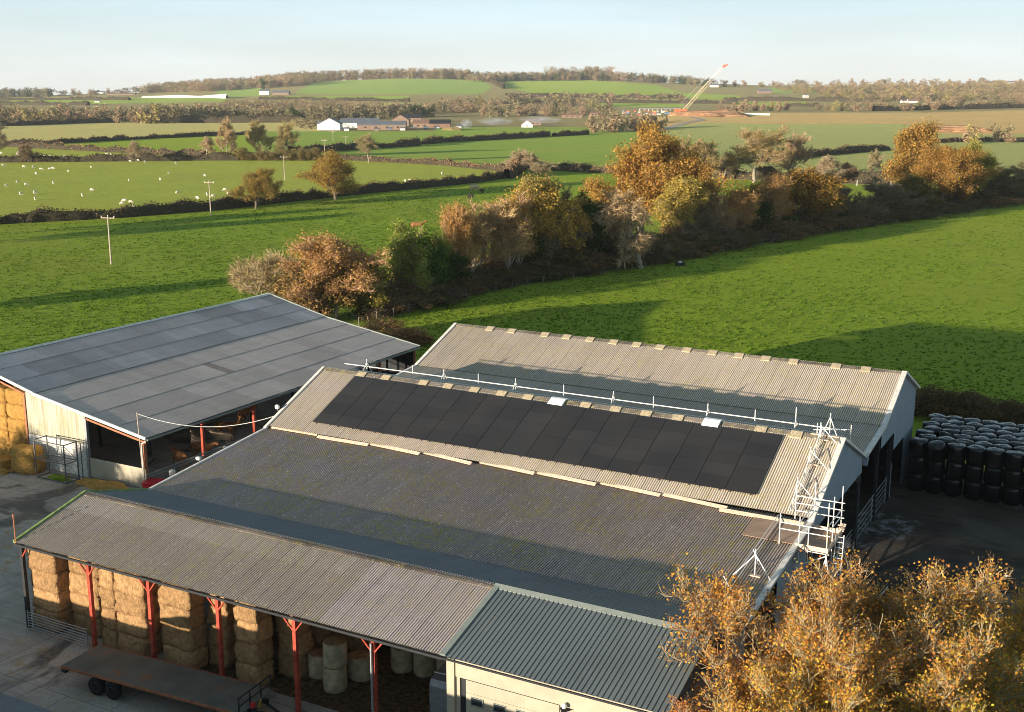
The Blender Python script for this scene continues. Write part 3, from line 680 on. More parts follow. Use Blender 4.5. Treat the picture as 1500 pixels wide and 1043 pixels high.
tpE = L_([(-28, 6.0), (-20, 8.0), (-12.4, 6.1), (0, 4.05)])
for i in range(7):                                    # streaked vertical sheets above
    a = -13.3 + i * .965; b = a + .955; m = MB()
    for j in range(7):
        c, d = a + (b - a) * j / 7, a + (b - a) * (j + 1) / 7; e, f = (.02, -.02) if j % 2 else (-.02, .02)
        m.quad((c, e, 2.75 + .0 * i), (d, f, 2.75), (d, f, float(tpE(d)) - .05), (c, e, float(tpE(c)) - .05))
    m.build('wall_sheet', m_wallsheet, E_)
for i in range(13):                                   # horizontal boards below
    MB().box(-13.3, -6.6, -.05, .02, .02 + i * .21, .02 + i * .21 + .185).build('wall_board', m_barge, E_)
for i in range(4): MB().box(-6.3 + i * 1.52, -6.3 + (i + 1) * 1.52 - .015, -.06, 0, .1, 1.72).build('door_sheet', m_cream, E_)
for z in (1.25, 1.02): MB().bar((-.2, 0, z), (-.2, RL, z - .0), .06, .11).build('feed_rail', m_galv, E_)
m = MB()
for k in range(0, 60): m.tube((-.22, k * .62, .1), (-.22, k * .62 + .0, 1.05), .022, n=5)
tag(m.build('feed_barrier_bars', m_galv, E_), kind='stuff')
MB().tube((.05, -.05, 4.0), (-.35, -.12, 3.75), .045).build('downpipe_bend', m_barge, E_)
MB().tube((-.38, -.12, .1), (-.38, -.12, 3.8), .05).build('downpipe', m_barge, E_)
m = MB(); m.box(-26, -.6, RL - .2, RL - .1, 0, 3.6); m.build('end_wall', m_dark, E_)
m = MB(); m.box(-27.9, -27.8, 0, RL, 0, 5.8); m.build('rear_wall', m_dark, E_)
# ------------------------------------------------------------------ solar panels
AN = math.atan2(3.05, 6.85)
sa = thing('solar_array', 'black solar array of seventeen columns on the steep sunlit roof', 'solar panels', -51.06, 63.62, 6.5 + (63.62 - 62.45) * 3 / 6.95 + .17)
cp = 32.5 / 17; rp = 5.66 / 5; an = math.atan2(3.0, 6.95)
pm = MB().box(0, cp - .03, 0, rp - .018, 0, .04).mesh('solar_panel', m_panel)
for c in range(17):
    for r in range(5):
        link('solar_panel', pm, sa, (c * cp, r * rp * math.cos(an), r * rp * math.sin(an)), (an + random.uniform(-.002, .002), 0, 0))
m = MB()
for c in range(17):
    for q in (.3, cp - .35): m.bar((c * cp + q, 0, -.06), (c * cp + q, 5.6 * math.cos(an), 5.6 * math.sin(an) - .06), .05, .05)
m.build('mounting_rail', m_panel_frame, sa)
# boards tucked under the edge of the steep roof
ords = ['first', 'second', 'third', 'fourth', 'fifth', 'sixth', 'seventh', 'eighth', 'ninth', 'tenth', 'eleventh', 'twelfth', 'thirteenth', 'fourteenth', 'fifteenth', 'sixteenth', 'seventeenth', 'eighteenth', 'nineteenth', 'twentieth']
def nth(i):
    if i < 20: return ords[i]
    t = i + 1; return '%d%s' % (t, 'th' if 10 < t % 100 < 14 else {1: 'st', 2: 'nd', 3: 'rd'}.get(t % 10, 'th'))
px_pl = [((400, 626), (467, 637)), ((467, 640), (541, 652)), ((543, 650), (616, 666)), ((619, 662), (692, 681)), ((705, 677), (784, 695)), ((786, 692), (874, 711)), ((875, 706), (968, 727)), ((970, 724), (1066, 746)), ((1055, 747), (1178, 768))]
for i, (a, b) in enumerate(px_pl):
    def onlow(p):
        d = ray(*p); n = np.array([*( -.103 * VX), 1.]); o = np.array([0, 0, CH]); t = (6.50 - .103 * 62.6 - o @ n) / (d @ n); q = o + d * t; return toUV(q[0], q[1])
    (u0, v0), (u1, v1) = onlow(a), onlow(b); L = math.hypot(u1 - u0, v1 - v0)
    o = MB().box(0, L, -.12, .12, 0, .06).build('scaffold_board', m_board, None, UV(u0, v0 - .12, 6.42 + (v0 - 62.75) * .103 + .14), (.5, 0, A0 + math.atan2(v1 - v0, u1 - u0)))
    tag(o, 'pale timber board lying below the solar roof edge, %s from the left' % nth(i), 'board', 'boards laid along the edge of the solar roof')
o = MB().box(0, 2.9, 0, 2.55, 0, .03).build('plywood_sheet', m_ply, None, UV(-18.05, 59.5, 6.2), (.103, 0, A0)); tag(o, 'brown plywood sheet lying on the mossy roof beside the scaffold', 'plywood')

# ------------------------------------------------------------------ scaffold
def stube(name, root, a, b, r=.031, mat=None): return MB().tube(a, b, r, n=6).build(name, mat or m_scaf, root)
sc = thing('guard_rail', 'long scaffold guard rail of two horizontal tubes behind the solar roof ridge', 'scaffold', -54.0, 71.5, 0)
rz = lambda v: 9.5 - (v - 69.4) * .441
for z in (9.52, 9.12):
    for k in range(7): stube('rail', sc, (k * 6.1, 0, z), (min(38.6, k * 6.1 + 6.15), .02 * (k % 2), z), .038)
for k, u in enumerate([-51.9, -47.7, -44.9, -41.95, -38.85, -35.0, -31.2, -28.25, -24.4, -21.2, -18.55]):
    x = u + 54.0; top = 10.1 if k != 10 else 10.6
    stube('upright', sc, (x, 0, 8.5), (x, 0, top), .034)
    if k % 2 == 0:
        stube('brace', sc, (x, 0, 9.9), (x + .15, -.9, rz(70.6) + .1)); stube('brace', sc, (x, 0, 9.9), (x - .1, 1.3, rz(72.8) + .1))
        stube('coupler', sc, (x, -.05, 9.5), (x, .05, 9.56), .07, m_galv)
sc2 = thing('roof_scaffold', 'scaffold frame running down the sunlit roof edge beside the gable', 'scaffold', UR, 62.5, 0)
def roofz(v): return 6.42 - (62.75 - v) * .1009 if v < 62.6 else 6.5 + (v - 62.45) * .4317
def P2(u, v, h): return (u - UR, v - 62.5, roofz(v) + h)
def footboard(root, u, v, base=UR, bv=62.5):
    z = roofz(v); return MB().bar((u - base - .28, v - bv, z + .14), (u - base + .28, v - bv, z + .14), .2, .05).build('sole_board', m_board, root)
for dx in (-1.75, -1.55):
    stube('ladder_beam', sc2, P2(UR + dx, 51.2, .3), P2(UR + dx, 62.3, .3), .028); stube('ladder_beam', sc2, P2(UR + dx + .45, 62.7, .3), P2(UR + dx + .45, 69.5, .3), .028)
for k, v in enumerate((64.2, 66.8, 69.0)):
    stube('upright', sc2, P2(UR - 1.25, v, .1), P2(UR - 1.25, v, 1.2)); footboard(sc2, UR - 1.0, v)
    stube('brace', sc2, P2(UR - 1.25, v, 1.0), P2(UR - .1, v - .5, .35)); stube('brace', sc2, P2(UR - 1.25, v, .9), P2(UR - 1.25, v - 1.2, .1))
# peak frame
for (a, b) in (((-1.9, 69.6, 8.9), (-.1, 69.9, 8.95)), ((-1.9, 69.9, 9.75), (.1, 71.2, 9.7)), ((-1.3, 69.5, 9.5), (-.95, 70.2, 10.7)), ((-.3, 69.6, 9.4), (-.95, 70.1, 10.6)), ((-.95, 70.1, 9.3), (-.95, 70.1, 10.9)), ((-1.6, 69.6, 9.5), (-1.6, 69.6, 10.3)), ((-1.35, 69.6, 9.5), (-1.35, 69.6, 10.2)), ((.1, 71.2, 8.9), (.1, 71.2, 10.0)), ((-1.9, 69.5, 9.45), (.1, 69.5, 9.5))):
    stube('tube', sc2, (a[0], a[1] - 62.5, a[2]), (b[0], b[1] - 62.5, b[2]))
MB().bar((-1.9, 7.0, 9.62), (-.1, 7.0, 9.62), .25, .05).build('sole_board', m_board, sc2)
# two small standing frames on the low roof
for lab, (u, v) in (('small braced scaffold tripod on the mossy roof edge, nearer the plywood', (UR - .95, 55.4)), ('small braced scaffold tripod on the shaded roof corner, nearer the valley', (UR - 1.45, 52.2))):
    t = thing('scaffold_tripod', lab, 'scaffold', u, v, roofz(v)); h = 1.55
    stube('upright', t, (0, 0, .08), (0, 0, h)); stube('brace', t, (0, 0, h * .8), (-1.0, -.5, .1)); stube('brace', t, (0, 0, h * .8), (.95, -.3, .08)); stube('brace', t, (-.15, .05, h * .95), (.15, -.05, h * .6)); stube('brace', t, (.0, .0, h * .6), (-.1, 1.1, .25))
    MB().box(-.32, .32, -.12, .12, .06, .11).build('sole_board', m_board, t)
# tower with loading platform outside the gable
tw = thing('scaffold_tower', 'scaffold tower with boarded platform and ladder outside the white gable', 'scaffold', UR, 59.4, 0)
U1, U2, DV = .22, 1.72, 3.1
for (x, y, z) in ((U1, 0, 7.9), (U2, 0, 8.9), (U1, DV, 8.9), (U2, DV, 8.9), (U2 - .12, DV * .55, 8.7), (-.85, 0, 7.9), (-.85, DV, 8.7), (U1 + .5, 0, 7.4)):
    z0 = 0 if x > 0 else roofz(59.4 + y) + .05
    stube('upright', tw, (x, y, z0), (x, y, z))
for y, zs, x0 in ((0, (6.0, 7.02, 7.38), -.85), (DV, (6.0, 7.05, 7.5, 7.92), -.85)):
    for z in zs: stube('ledger', tw, (x0 if z > 6.5 else .1, y, z), (U2 + .15, y + (.03 if z > 7 else 0), z))
for x in (U1, U2):
    for z in (5.95, 7.1, 7.5, 3.0): stube('transom', tw, (x, -.15, z + .06), (x, DV + .15, z + .06))
for i in range(6): MB().box(U1 - .1, U2 + .1, .1 + i * .5, .1 + i * .5 + .47, 6.08, 6.12).build('platform_board', m_ply, tw)
MB().box(U1 - .15, U2 + .1, -.08, -.03, 6.1, 6.36).build('toe_board', m_board, tw)
MB().box(U1 - .1, U2 + .1, DV + .03, DV + .08, 6.1, 6.36).build('toe_board', m_board, tw)
MB().box(U2 + .03, U2 + .08, 0, DV, 6.1, 6.36).build('toe_board', m_board, tw)
for a, b in (((U2, 0, 5.9), (U1 - .6, -.5, 4.9)), ((U2, 0, 5.9), (U2 + .5, -.9, 4.4)), ((U2, DV, 6), (U2 + 2.1, DV - .5, .1)), ((U2 + .6, DV - 3, .1), (U2 + 2.6, DV + .8, 3.2)), ((U1, 0, 0.2), (U2, 0, 5.8)), ((U2, 0, .2), (U2, DV, 5.8))):
    stube('brace', tw, a, b, .032)
for i in range(5): MB().box(U2 - .02 - .1 * (i % 2), U2 + .3, DV * .8 + i * .13, DV * .8 + i * .13 + .1, 6.5 + .05 * i, 6.56 + .05 * i).build('timber_offcut', m_board, tw)
MB().bar((U2, .1, 6.3), (U2, .1, 7.7), .12, .05).build('timber_upright', m_yellow, tw)
la = thing('ladder', 'aluminium ladder standing against the outside of the scaffold tower', 'ladder', UR + U2 + .25, 60.2, 0)
for x in (0, .42): stube('stile', la, (x, -.9, 0), (x, .15, 6.9), .028)
for k in range(24): t = (k + .5) / 24; stube('rung', la, (0, -.9 + 1.05 * t, 6.9 * t), (.42, -.9 + 1.05 * t, 6.9 * t), .018)

# ------------------------------------------------------------------ straw bales
def bale_mesh(name, w, d, h, seed, mat, amp=.085):
    bm = bmesh.new(); bmesh.ops.create_cube(bm, size=1.)
    bmesh.ops.subdivide_edges(bm, edges=bm.edges[:], cuts=5, use_grid_fill=True)
    rg = random.Random(seed); ph = [rg.uniform(0, 6) for _ in range(6)]
    for q in bm.verts:
        p = q.co * 2; n = Vector((max(-1, min(1, p.x)), p.y, p.z)); r = max(abs(p.x) ** 6 + abs(p.y) ** 6 + abs(p.z) ** 6, .01) ** (1 / 6.)
        e = (abs(p.x) > .9) + (abs(p.y) > .9) + (abs(p.z) > .9)
        s = 1 - (.03 if e == 2 else .06 if e == 3 else 0) + .012 * rg.uniform(-1, 1)
        q.co = Vector((p.x * s * w / 2, p.y * s * d / 2, p.z * s * h / 2 + h / 2))
        if e: q.co += Vector((math.sin(p.z * 3 + ph[0]), math.sin(p.x * 4 + ph[1] + p.z * 2), math.sin(p.x * 5 + ph[2]))) * amp * .5 + Vector((rg.uniform(-1, 1), rg.uniform(-1, 1), 0)) * amp * .4
    if mat.name.startswith('straw'):                  # loose stalks sticking out of faces and edges
        for i in range(150):
            f = rg.choice(['y', 'y', 'x', 'z']); p = Vector((rg.uniform(-w, w) / 2, rg.uniform(-d, d) / 2, rg.uniform(0, h)))
            if f == 'y': p.y = -d / 2 * .97
            if f == 'x': p.x = rg.choice((-1, 1)) * w / 2 * .97
            if f == 'z': p.z = h * .98
            e = Vector((rg.uniform(-1, 1), rg.uniform(-1.2, .3), rg.uniform(-1.2, .8))) * .11; q = Vector((rg.uniform(-1, 1), 0, rg.uniform(-1, 1))) * .011
            bm.faces.new([bm.verts.new(p - q), bm.verts.new(p + q), bm.verts.new(p + e)])
    me = bpy.data.meshes.new(name); bm.to_mesh(me); bm.free(); me.materials.append(mat); me.polygons.foreach_set('use_smooth', [True] * len(me.polygons)); return me
BH = 1.2; LAY = ['bottom', 'second', 'third', 'top']
bmz = {}
def bale(u, v, k, w, d, label, grp='straw bales stacked in the bale shed', h=BH, mat=None, name='straw_bale', z=None, rz=0):
    key = (w, d, h, random.randint(0, 2), (mat or m_straw).name)
    if key not in bmz: bmz[key] = bale_mesh(name, w, d, h, len(bmz), mat or m_straw)
    o = link(name, bmz[key], None, UV(u + random.uniform(-.04, .04), v + random.uniform(-.06, .06), (k * h if z is None else z) + .02), (0, 0, A0 + random.uniform(-.02, .02) + rz)); tag(o, label, 'straw bale', grp)
cols = [(-53.1, 42.1, 2.2, 'behind the rail gate at the far left corner of the shed'), (-50.6, 42.75, 2.3, 'beside the first red post, second column from the left'), (-48.1, 42.15, 1.1, 'narrow column right of the first red post'),
        (-46.4, 42.15, 2.2, 'broad column between the first and second red posts'), (-43.1, 42.2, 2.2, 'broad column just right of the second red post'), (-38.6, 42.6, 1.5, 'column just right of the third red post')]
for u, v, w, lab in cols:
    for k in range(4): bale(u, v, k, w, 1.25, '%s straw bale, %s' % (LAY[k], lab))
deep = [(-44.9, 43.4, 1.0, 'recessed column left of the second red post'), (-41.3, 43.4, 1.3, 'shaded column facing the third red post'), (-41.2, 45.0, 1.5, 'deeper shaded column left of the third red post'), (-37.4, 44.4, 1.4, 'shaded column behind the third post'), (-37.6, 46.2, 1.8, 'inner column far behind the third post'),
        (-36.0, 47.6, 2.2, 'rear wall column left of the round bales'), (-33.2, 49.3, 2.2, 'rear wall column behind the round bales'), (-31.0, 49.3, 2.2, 'rear wall column right of the round bales'), (-28.6, 49.4, 2.2, 'rear wall column beside the workshop')]
for u, v, w, lab in deep:
    for k in range(4): bale(u, v, k, w, 1.25, '%s straw bale, %s' % (LAY[k], lab))
def round_bale_mesh(name, r, h, mat, cap, seed, n=20):
    rg = random.Random(seed); m = MB(); pr = [(r * .55, .0), (r * .93, .02), (r, .1), (r * 1.01, h * .3), (r * 1.015, h * .5), (r, h * .75), (r * .985, h - .1), (r * .94, h - .02), (r * .6, h + .02), (r * .05, h + .03)]
    m.lathe(pr, n=n); me = m.mesh(name, mat, True); me.materials.append(cap)
    for p in me.polygons:
        if p.center.z > h - .04: p.material_index = 1
    for q in me.vertices: q.co.x += rg.uniform(-.015, .015); q.co.y += rg.uniform(-.015, .015); q.co.z += rg.uniform(-.015, .015)
    return me
rb = [round_bale_mesh('round_bale', .62, 1.36, m_net, m_straw, s) for s in range(2)]
for i, (u, v, k, lab) in enumerate([(-34.45, 43.95, 0, 'net wrapped round bale at the bottom of the pair between the last red posts'), (-34.4, 43.95, 1, 'net wrapped round bale standing on top of another between the last red posts'), (-36.0, 44.7, 0, 'net wrapped round bale left of the stacked pair'),
        (-34.0, 45.5, 0, 'net wrapped round bale half hidden behind the stacked pair'), (-32.6, 47.4, 0, 'net wrapped round bale just right of the last shed post'), (-31.3, 47.6, 0, 'warm toned round bale in the middle of three under the low eave'), (-30.0, 47.8, 0, 'net wrapped round bale next to the livestock trailer'), (-32.7, 47.4, 1, 'upper round bale in shade under the eave by the last post'), (-31.4, 47.6, 1, 'upper round bale in the middle under the eave'), (-30.0, 47.8, 1, 'upper round bale by the workshop wall')]):
    o = link('round_bale', rb[i % 2], None, UV(u, v, k * 1.37 + .02), (0, 0, i * 1.3)); tag(o, lab, 'round bale', 'net wrapped round bales in the bale shed')
# bales in the left barn
for c in range(3):
    for k in range(5):
        bale(-80.9 - c * 2.45, 62.8, k, 2.4, 1.3, '%s golden straw bale of the %s column left of the barn wall' % (['bottom', 'second', 'third', 'fourth', 'top'][k], ords[c]), 'golden bales stacked in the left barn', 1.22, m_straw_gold)
bale(-78.0, 60.6, 0, 2.3, 1.4, 'single tall golden bale standing by the steel rack', 'golden bales on the ground by the barn', 2.15, m_straw_gold, rz=.25)
bale(-81.3, 60.6, 0, 2.3, 1.4, 'low loose golden bale on the ground beside the stack', 'golden bales on the ground by the barn', .7, m_straw_gold)
# heap of loose straw
def heap(name, u, v, rx, ry, h, mat, label, cat, seed=1, rz=0):
    rg = random.Random(seed); bm = bmesh.new(); bmesh.ops.create_icosphere(bm, subdivisions=4, radius=1)
    for q in bm.verts:
        n = q.co.copy(); k = 1 + .18 * math.sin(n.x * 5 + seed) * math.cos(n.y * 6) + rg.uniform(-.07, .07)
        q.co = Vector((n.x * rx * k, n.y * ry * k, max(n.z, -.1) * h * k + rg.uniform(-.02, .02)))
    me = bpy.data.meshes.new(name); bm.to_mesh(me); bm.free(); me.materials.append(mat)
    o = link(name, me, None, UV(u, v, 0), (0, 0, A0 + rz)); tag(o, label, cat); return o
heap('straw_heap', -69.6, 60.9, 2.9, .75, .5, m_straw_gold, 'low heap of loose straw in front of the pale barn door', 'straw', 3)
heap('straw_heap', -83.0, 59.6, 4.2, 1.0, .35, m_straw_gold, 'spread of trampled straw under the golden bale stack', 'straw', 5)
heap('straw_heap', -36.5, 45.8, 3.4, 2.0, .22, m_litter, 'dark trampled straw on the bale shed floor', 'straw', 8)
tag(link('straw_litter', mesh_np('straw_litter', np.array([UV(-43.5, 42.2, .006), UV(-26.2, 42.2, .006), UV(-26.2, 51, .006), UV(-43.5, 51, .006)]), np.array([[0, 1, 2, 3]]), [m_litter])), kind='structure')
# steel rack
rk = thing('steel_rack', 'empty two tier galvanised steel bale rack beside the golden bale', 'rack', -76.3, 60.0)
for x in (0, 3.4):
    for y in (0, 1.25): MB().box(x - .04, x + .04, y - .04, y + .04, 0, 3.2).build('upright', m_rack, rk)
for x in (3.15, 3.65): MB().box(x - .03, x + .03, 1.4, 1.46, 0, 3.0).build('upright', m_rack, rk)
for z in (.06, 1.6, 3.15):
    for y in (0, 1.25): MB().bar((0, y, z), (3.4, y, z), .07).build('beam', m_rack, rk)
    for x in (0, 3.4): MB().bar((x, 0, z), (x, 1.25, z), .07).build('beam', m_rack, rk)
for x in (.5, 1.1, 1.7, 2.3, 2.9): MB().bar((x, 0, 1.62), (x, 1.25, 1.62), .04).build('slat', m_rack, rk)
MB().bar((0, 1.25, 1.65), (0, 0, 3.1), .03).build('brace', m_rack, rk); MB().bar((3.4, 1.25, 1.65), (3.4, 0, 3.1), .03).build('brace', m_rack, rk)
heap('grass_heap', -74.4, 60.6, 1.2, .45, .28, m_grass2, 'small heap of green grass lying inside the steel rack', 'grass', 4)
# flat trailer
tr = thing('flat_trailer', 'rusty dark flatbed farm trailer parked in front of the red posts', 'trailer', -47.0, 37.35, 0, math.atan2(.75, 11.4))
TL, TWd = 11.4, 2.62
MB().box(0, TL, 0, TWd, 1.12, 1.2).build('deck', m_deck, tr)
for y in (-.03, TWd): MB().box(0, TL, y, y + .03, 1.06, 1.215).build('side_rail', m_steel_red if y > 0 else m_steel_brown, tr)
for y in (.8, 1.75): MB().box(.2, TL + .3, y, y + .1, .86, 1.12).build('chassis_beam', m_dark, tr)
for k in range(9): MB().box(.3 + k * 1.3, .38 + k * 1.3, .02, TWd - .02, 1.0, 1.12).build('cross_member', m_dark, tr)
wmesh = MB().lathe([(.2, -.17), (.40, -.17), (.475, -.12), (.485, 0), (.475, .12), (.40, .17), (.2, .17)], n=24, axis='y').mesh('tyre', m_tyre, True)
rim = MB().lathe([(.05, -.12), (.17, -.1), (.25, -.175), (.26, -.1), (.26, .1), (.1, .05)], n=16, axis='y').mesh('rim', m_galv, True)
for x in (2.2, 3.3):
    for y in (.17, TWd - .17):
        w_ = link('wheel', wmesh, tr, (x, y, .49)); r_ = link('rim', rim, w_, (0, 0, 0), (0, 0, PI_ if y > 1 else 0))
    MB().box(x - .06, x + .06, .3, TWd - .3, .43, .55).build('axle', m_dark, tr)
MB().box(0.02, .3, -.02, .2, .85, 1.05).build('tail_lamp_board', m_dark, tr)
for y in (.05, .9, 1.75, 2.57): MB().box(TL - .12, TL - .06, y - .03, y + .03, 1.2, 1.95).build('headboard_post', m_dark, tr)
for z in (1.5, 1.92): MB().box(TL - .12, TL - .06, .02, TWd, z, z + .06).build('headboard_rail', m_dark, tr)
MB().bar((TL, TWd / 2 - .5, .95), (TL + 1.6, TWd / 2, .75), .1).build('drawbar', m_dark, tr); MB().bar((TL, TWd / 2 + .5, .95), (TL + 1.6, TWd / 2, .75), .1).build('drawbar', m_dark, tr)
MB().tube((TL + .1, TWd / 2, .9), (TL + .35, TWd / 2 - .15, 1.45), .05).build('hose', m_yellow, tr); MB().box(TL + .05, TL + .2, TWd / 2 - .6, TWd / 2 - .4, 1.15, 1.4).build('valve_box', m_redpaint, tr)
# livestock trailer in the last bay
lt = thing('livestock_trailer', 'ribbed aluminium livestock trailer parked against the cream workshop wall', 'trailer', -28.1, 43.6)
MB().prism([(0, .5), (3.7, .5), (3.7, 1.95), (3.5, 2.2), (2.2, 2.5), (1.4, 2.5), (.15, 2.25), (0, 1.95)], -.35, 1.35, 'x').build('body', m_galv, lt)
for k in range(6): MB().box(-.39, -.35, .05, 3.65, .6 + k * .15, .68 + k * .15).build('side_slat', m_scaf, lt)
for k in range(5): MB().bar((-.37 , .5 + k * .68, 2.42), (1.37, .5 + k * .68, 2.42 + .09), .05, .05).build('roof_rib', m_scaf, lt)
MB().box(-.365, -.352, 1.5, 1.95, 1.6, 1.8).build('sticker', m_white, lt)
for y in (1.4, 2.3): MB().lathe([(.1, -.08), (.3, -.08), (.33, 0), (.3, .08), (.1, .08)], (-.28, y, .34), 16, 'x').build('wheel', m_tyre, lt, smooth=True)
MB().bar((.5, 0, .55), (.5, -1.0, .5), .1).build('drawbar', m_dark, lt); MB().tube((-.5, 2.9, 1.2), (-.9, 2.9, 1.25), .05).build('wing_lamp', m_dark, lt)
# yard corner pole with a sagging wire, thin mast on the barn corner, wire to the solar shed
pl = thing('corner_mast', 'thin rusty mast on the front left corner of the bale shed', 'mast', UL + .05, 40.95, 5.2)
MB().tube((0, 0, 0), (-.15, .1, 1.75), .04).build('pole', m_steel_brown, pl)
w = MB(); pts = [(-.15 - 6.5 * t, .1 - .5 * t, 1.75 - 1.3 * t - 1.0 * t * (1 - t)) for t in [i / 10 for i in range(11)]]
for a, b in zip(pts[:-1], pts[1:]): w.tube(a, b, .012, n=4, cap=False)
w.build('cable', m_dark, pl)
pl = thing('barn_mast', 'tall thin pole rising above the barn eave corner', 'mast', -66.35, 61.85, 0)
MB().tube((0, 0, 0), (-.35, .1, 6.2), .045).build('pole', m_pole, pl)
w = MB(); A_ = Vector((-.35, .1, 6.1)); Bq = Vector((-54.6 + 66.35, 64.6 - 61.85, 7.1))
pts = [A_.lerp(Bq, i / 20) - Vector((0, 0, 2.1 * (i / 20) * (1 - i / 20) * 2)) for i in range(21)]
for a, b in zip(pts[:-1], pts[1:]): w.tube(a, b, .022, n=4, cap=False)
o = w.build('overhead_cable', m_scaf, None, UV(-66.35, 61.85), (0, 0, A0)); tag(o, 'sagging pale cable strung from the barn mast to the solar shed edge', 'cable')
lg = thing('globe_lamp', 'white globe lamp on a short stalk at the solar shed left edge', 'lamp', UL - .35, 64.2, 7.2)
MB().tube((0.3, 0, -.2), (0, 0, .3), .025).build('stalk', m_galv, lg); MB().lathe([(.02, .28), (.14, .33), (.18, .46), (.14, .59), (.02, .64)], n=12).build('globe', m_white, lg, smooth=True)
rm = thing('feed_tub', 'bright red plastic feed trough beside the barn corner', 'trough', -65.4, 62.2, 0, .3)
MB().prism([(-.45, 0), (.45, 0), (.6, .75), (-.6, .75)], -.9, .9, 'x').build('tub', m_redpaint, rm); MB().prism([(-.7, .75), (.7, .75), (.7, .8), (-.7, .8)], -1, 1, 'x').build('rim', m_redpaint, rm)
st_ = thing('white_bollard', 'stout white concrete bollard behind the red trough', 'bollard', -65.3, 63.8, 0)
MB().lathe([(.26, 0), (.26, 1.15), (.2, 1.25), (.05, 1.3)], n=12).build('shaft', m_barge, st_)
for k, (y) in enumerate((5.2, 8.4, 11.0)):
    o = MB().lathe([(.2, 0), (.27, .1), (.24, .3), (.1, .35)], n=10).build('water_bowl', m_white, None, UV(-65.75, 62 + y, 1.0), (0, 0, 0), True); tag(o, 'small white drinking bowl on the barn feed rail, %s from the corner' % ords[k], 'bowl', 'drinking bowls along the feed rail')

# ------------------------------------------------------------------ animals
def skin_mesh(name, pts, edges, mat, root=0, sub=1):
    me = bpy.data.meshes.new(name + '_cage'); me.from_pydata([p[:3] for p in pts], edges, []); ob = bpy.data.objects.new(name, me); COL.objects.link(ob)
    md = ob.modifiers.new('s', 'SKIN'); md.use_smooth_shade = True
    for i, p in enumerate(pts):
        sv = me.skin_vertices[0].data[i]; sv.radius = (p[3], p[4] if len(p) > 4 else p[3]); sv.use_root = i == root
    if sub: ss = ob.modifiers.new('b', 'SUBSURF'); ss.levels = sub; ss.render_levels = sub
    dg = bpy.context.evaluated_depsgraph_get(); out = bpy.data.meshes.new_from_object(ob.evaluated_get(dg)); out.name = name
    bpy.data.objects.remove(ob); out.materials.clear(); out.materials.append(mat); return out
def beast(name, mat, s=1., graze=True, sub=1, wool=1.):
    """quadruped, x forward: deep chest, hocks bent back, head down to graze or level"""
    hd = [(1.12, 0, .75, .15, .17), (1.35, 0, .42, .11, .13), (1.5, 0, .2, .08, .09)] if graze else [(1.15, 0, 1.28, .16, .18), (1.4, 0, 1.42, .13, .15), (1.7, 0, 1.3, .09, .1)]
    P = [(0, 0, 1.02, .33 * wool, .36 * wool), (.55, 0, 1.0, .31 * wool, .38 * wool), (.85, 0, 1.08, .22 * wool, .28 * wool), (-.5, 0, 1.05, .3 * wool, .32 * wool), (-.78, 0, 1.08, .2 * wool, .24 * wool)] + hd + [(-.95, 0, 1.1, .04), (-1.0, 0, .6, .035)]
    E = [(0, 1), (1, 2), (0, 3), (3, 4), (2, 5), (5, 6), (6, 7), (4, 8), (8, 9)]
    for y in (-.2, .2):
        k = len(P); P += [(.6, y, .68, .13), (.62, y, .38, .075), (.6, y, .04, .06)]; E += [(1, k), (k, k + 1), (k + 1, k + 2)]
        k = len(P); P += [(-.55, y, .75, .16), (-.42, y, .56, .1), (-.68, y, .36, .06), (-.62, y, .04, .06)]; E += [(3, k), (k, k + 1), (k + 1, k + 2), (k + 2, k + 3)]
    P = [tuple(c * s for c in p) for p in P]
    return skin_mesh(name, P, E, mat, 0, sub)
cow_t = beast('cow', m_cow_tan, 1.0, False); cow_p = beast('cow', m_cow_pale, 1.0, True); cow_b = beast('cow', m_cow_black, 1.0, True); cow_p2 = beast('cow', m_cow_pale, 1.0, False)
for i, (u, v, r, me, lab) in enumerate([(-68.2, 67.6, 2.9, cow_t, 'brown cow at the barn feed rail nearest the corner'), (-68.4, 70.3, .2, cow_t, 'brown cow right behind the red barn post'), (-69.0, 73.6, 3.3, cow_p2, 'pale brown cow lying across behind the feed rail'), (-70.2, 71.6, 2.6, cow_p2, 'pale cow standing deeper in the barn between the red posts'), (-71.0, 76.0, .5, cow_t, 'brown cow deep in the barn past the second red post'),
        (-72.5, 80.5, 1.5, cow_t, 'reddish cow in the dark middle of the barn'), (-70.5, 104.0, 2.4, cow_t, 'orange brown cow standing outside the far barn end'), (-68.8, 103.0, 2.6, cow_t, 'orange brown cow nearest the rear shed corner')]):
    o = link('cow', me, None, UV(u, v, 0), (0, 0, A0 + r)); o.scale = (1.0,) * 3; tag(o, lab, 'cow', 'cattle in and around the barn')
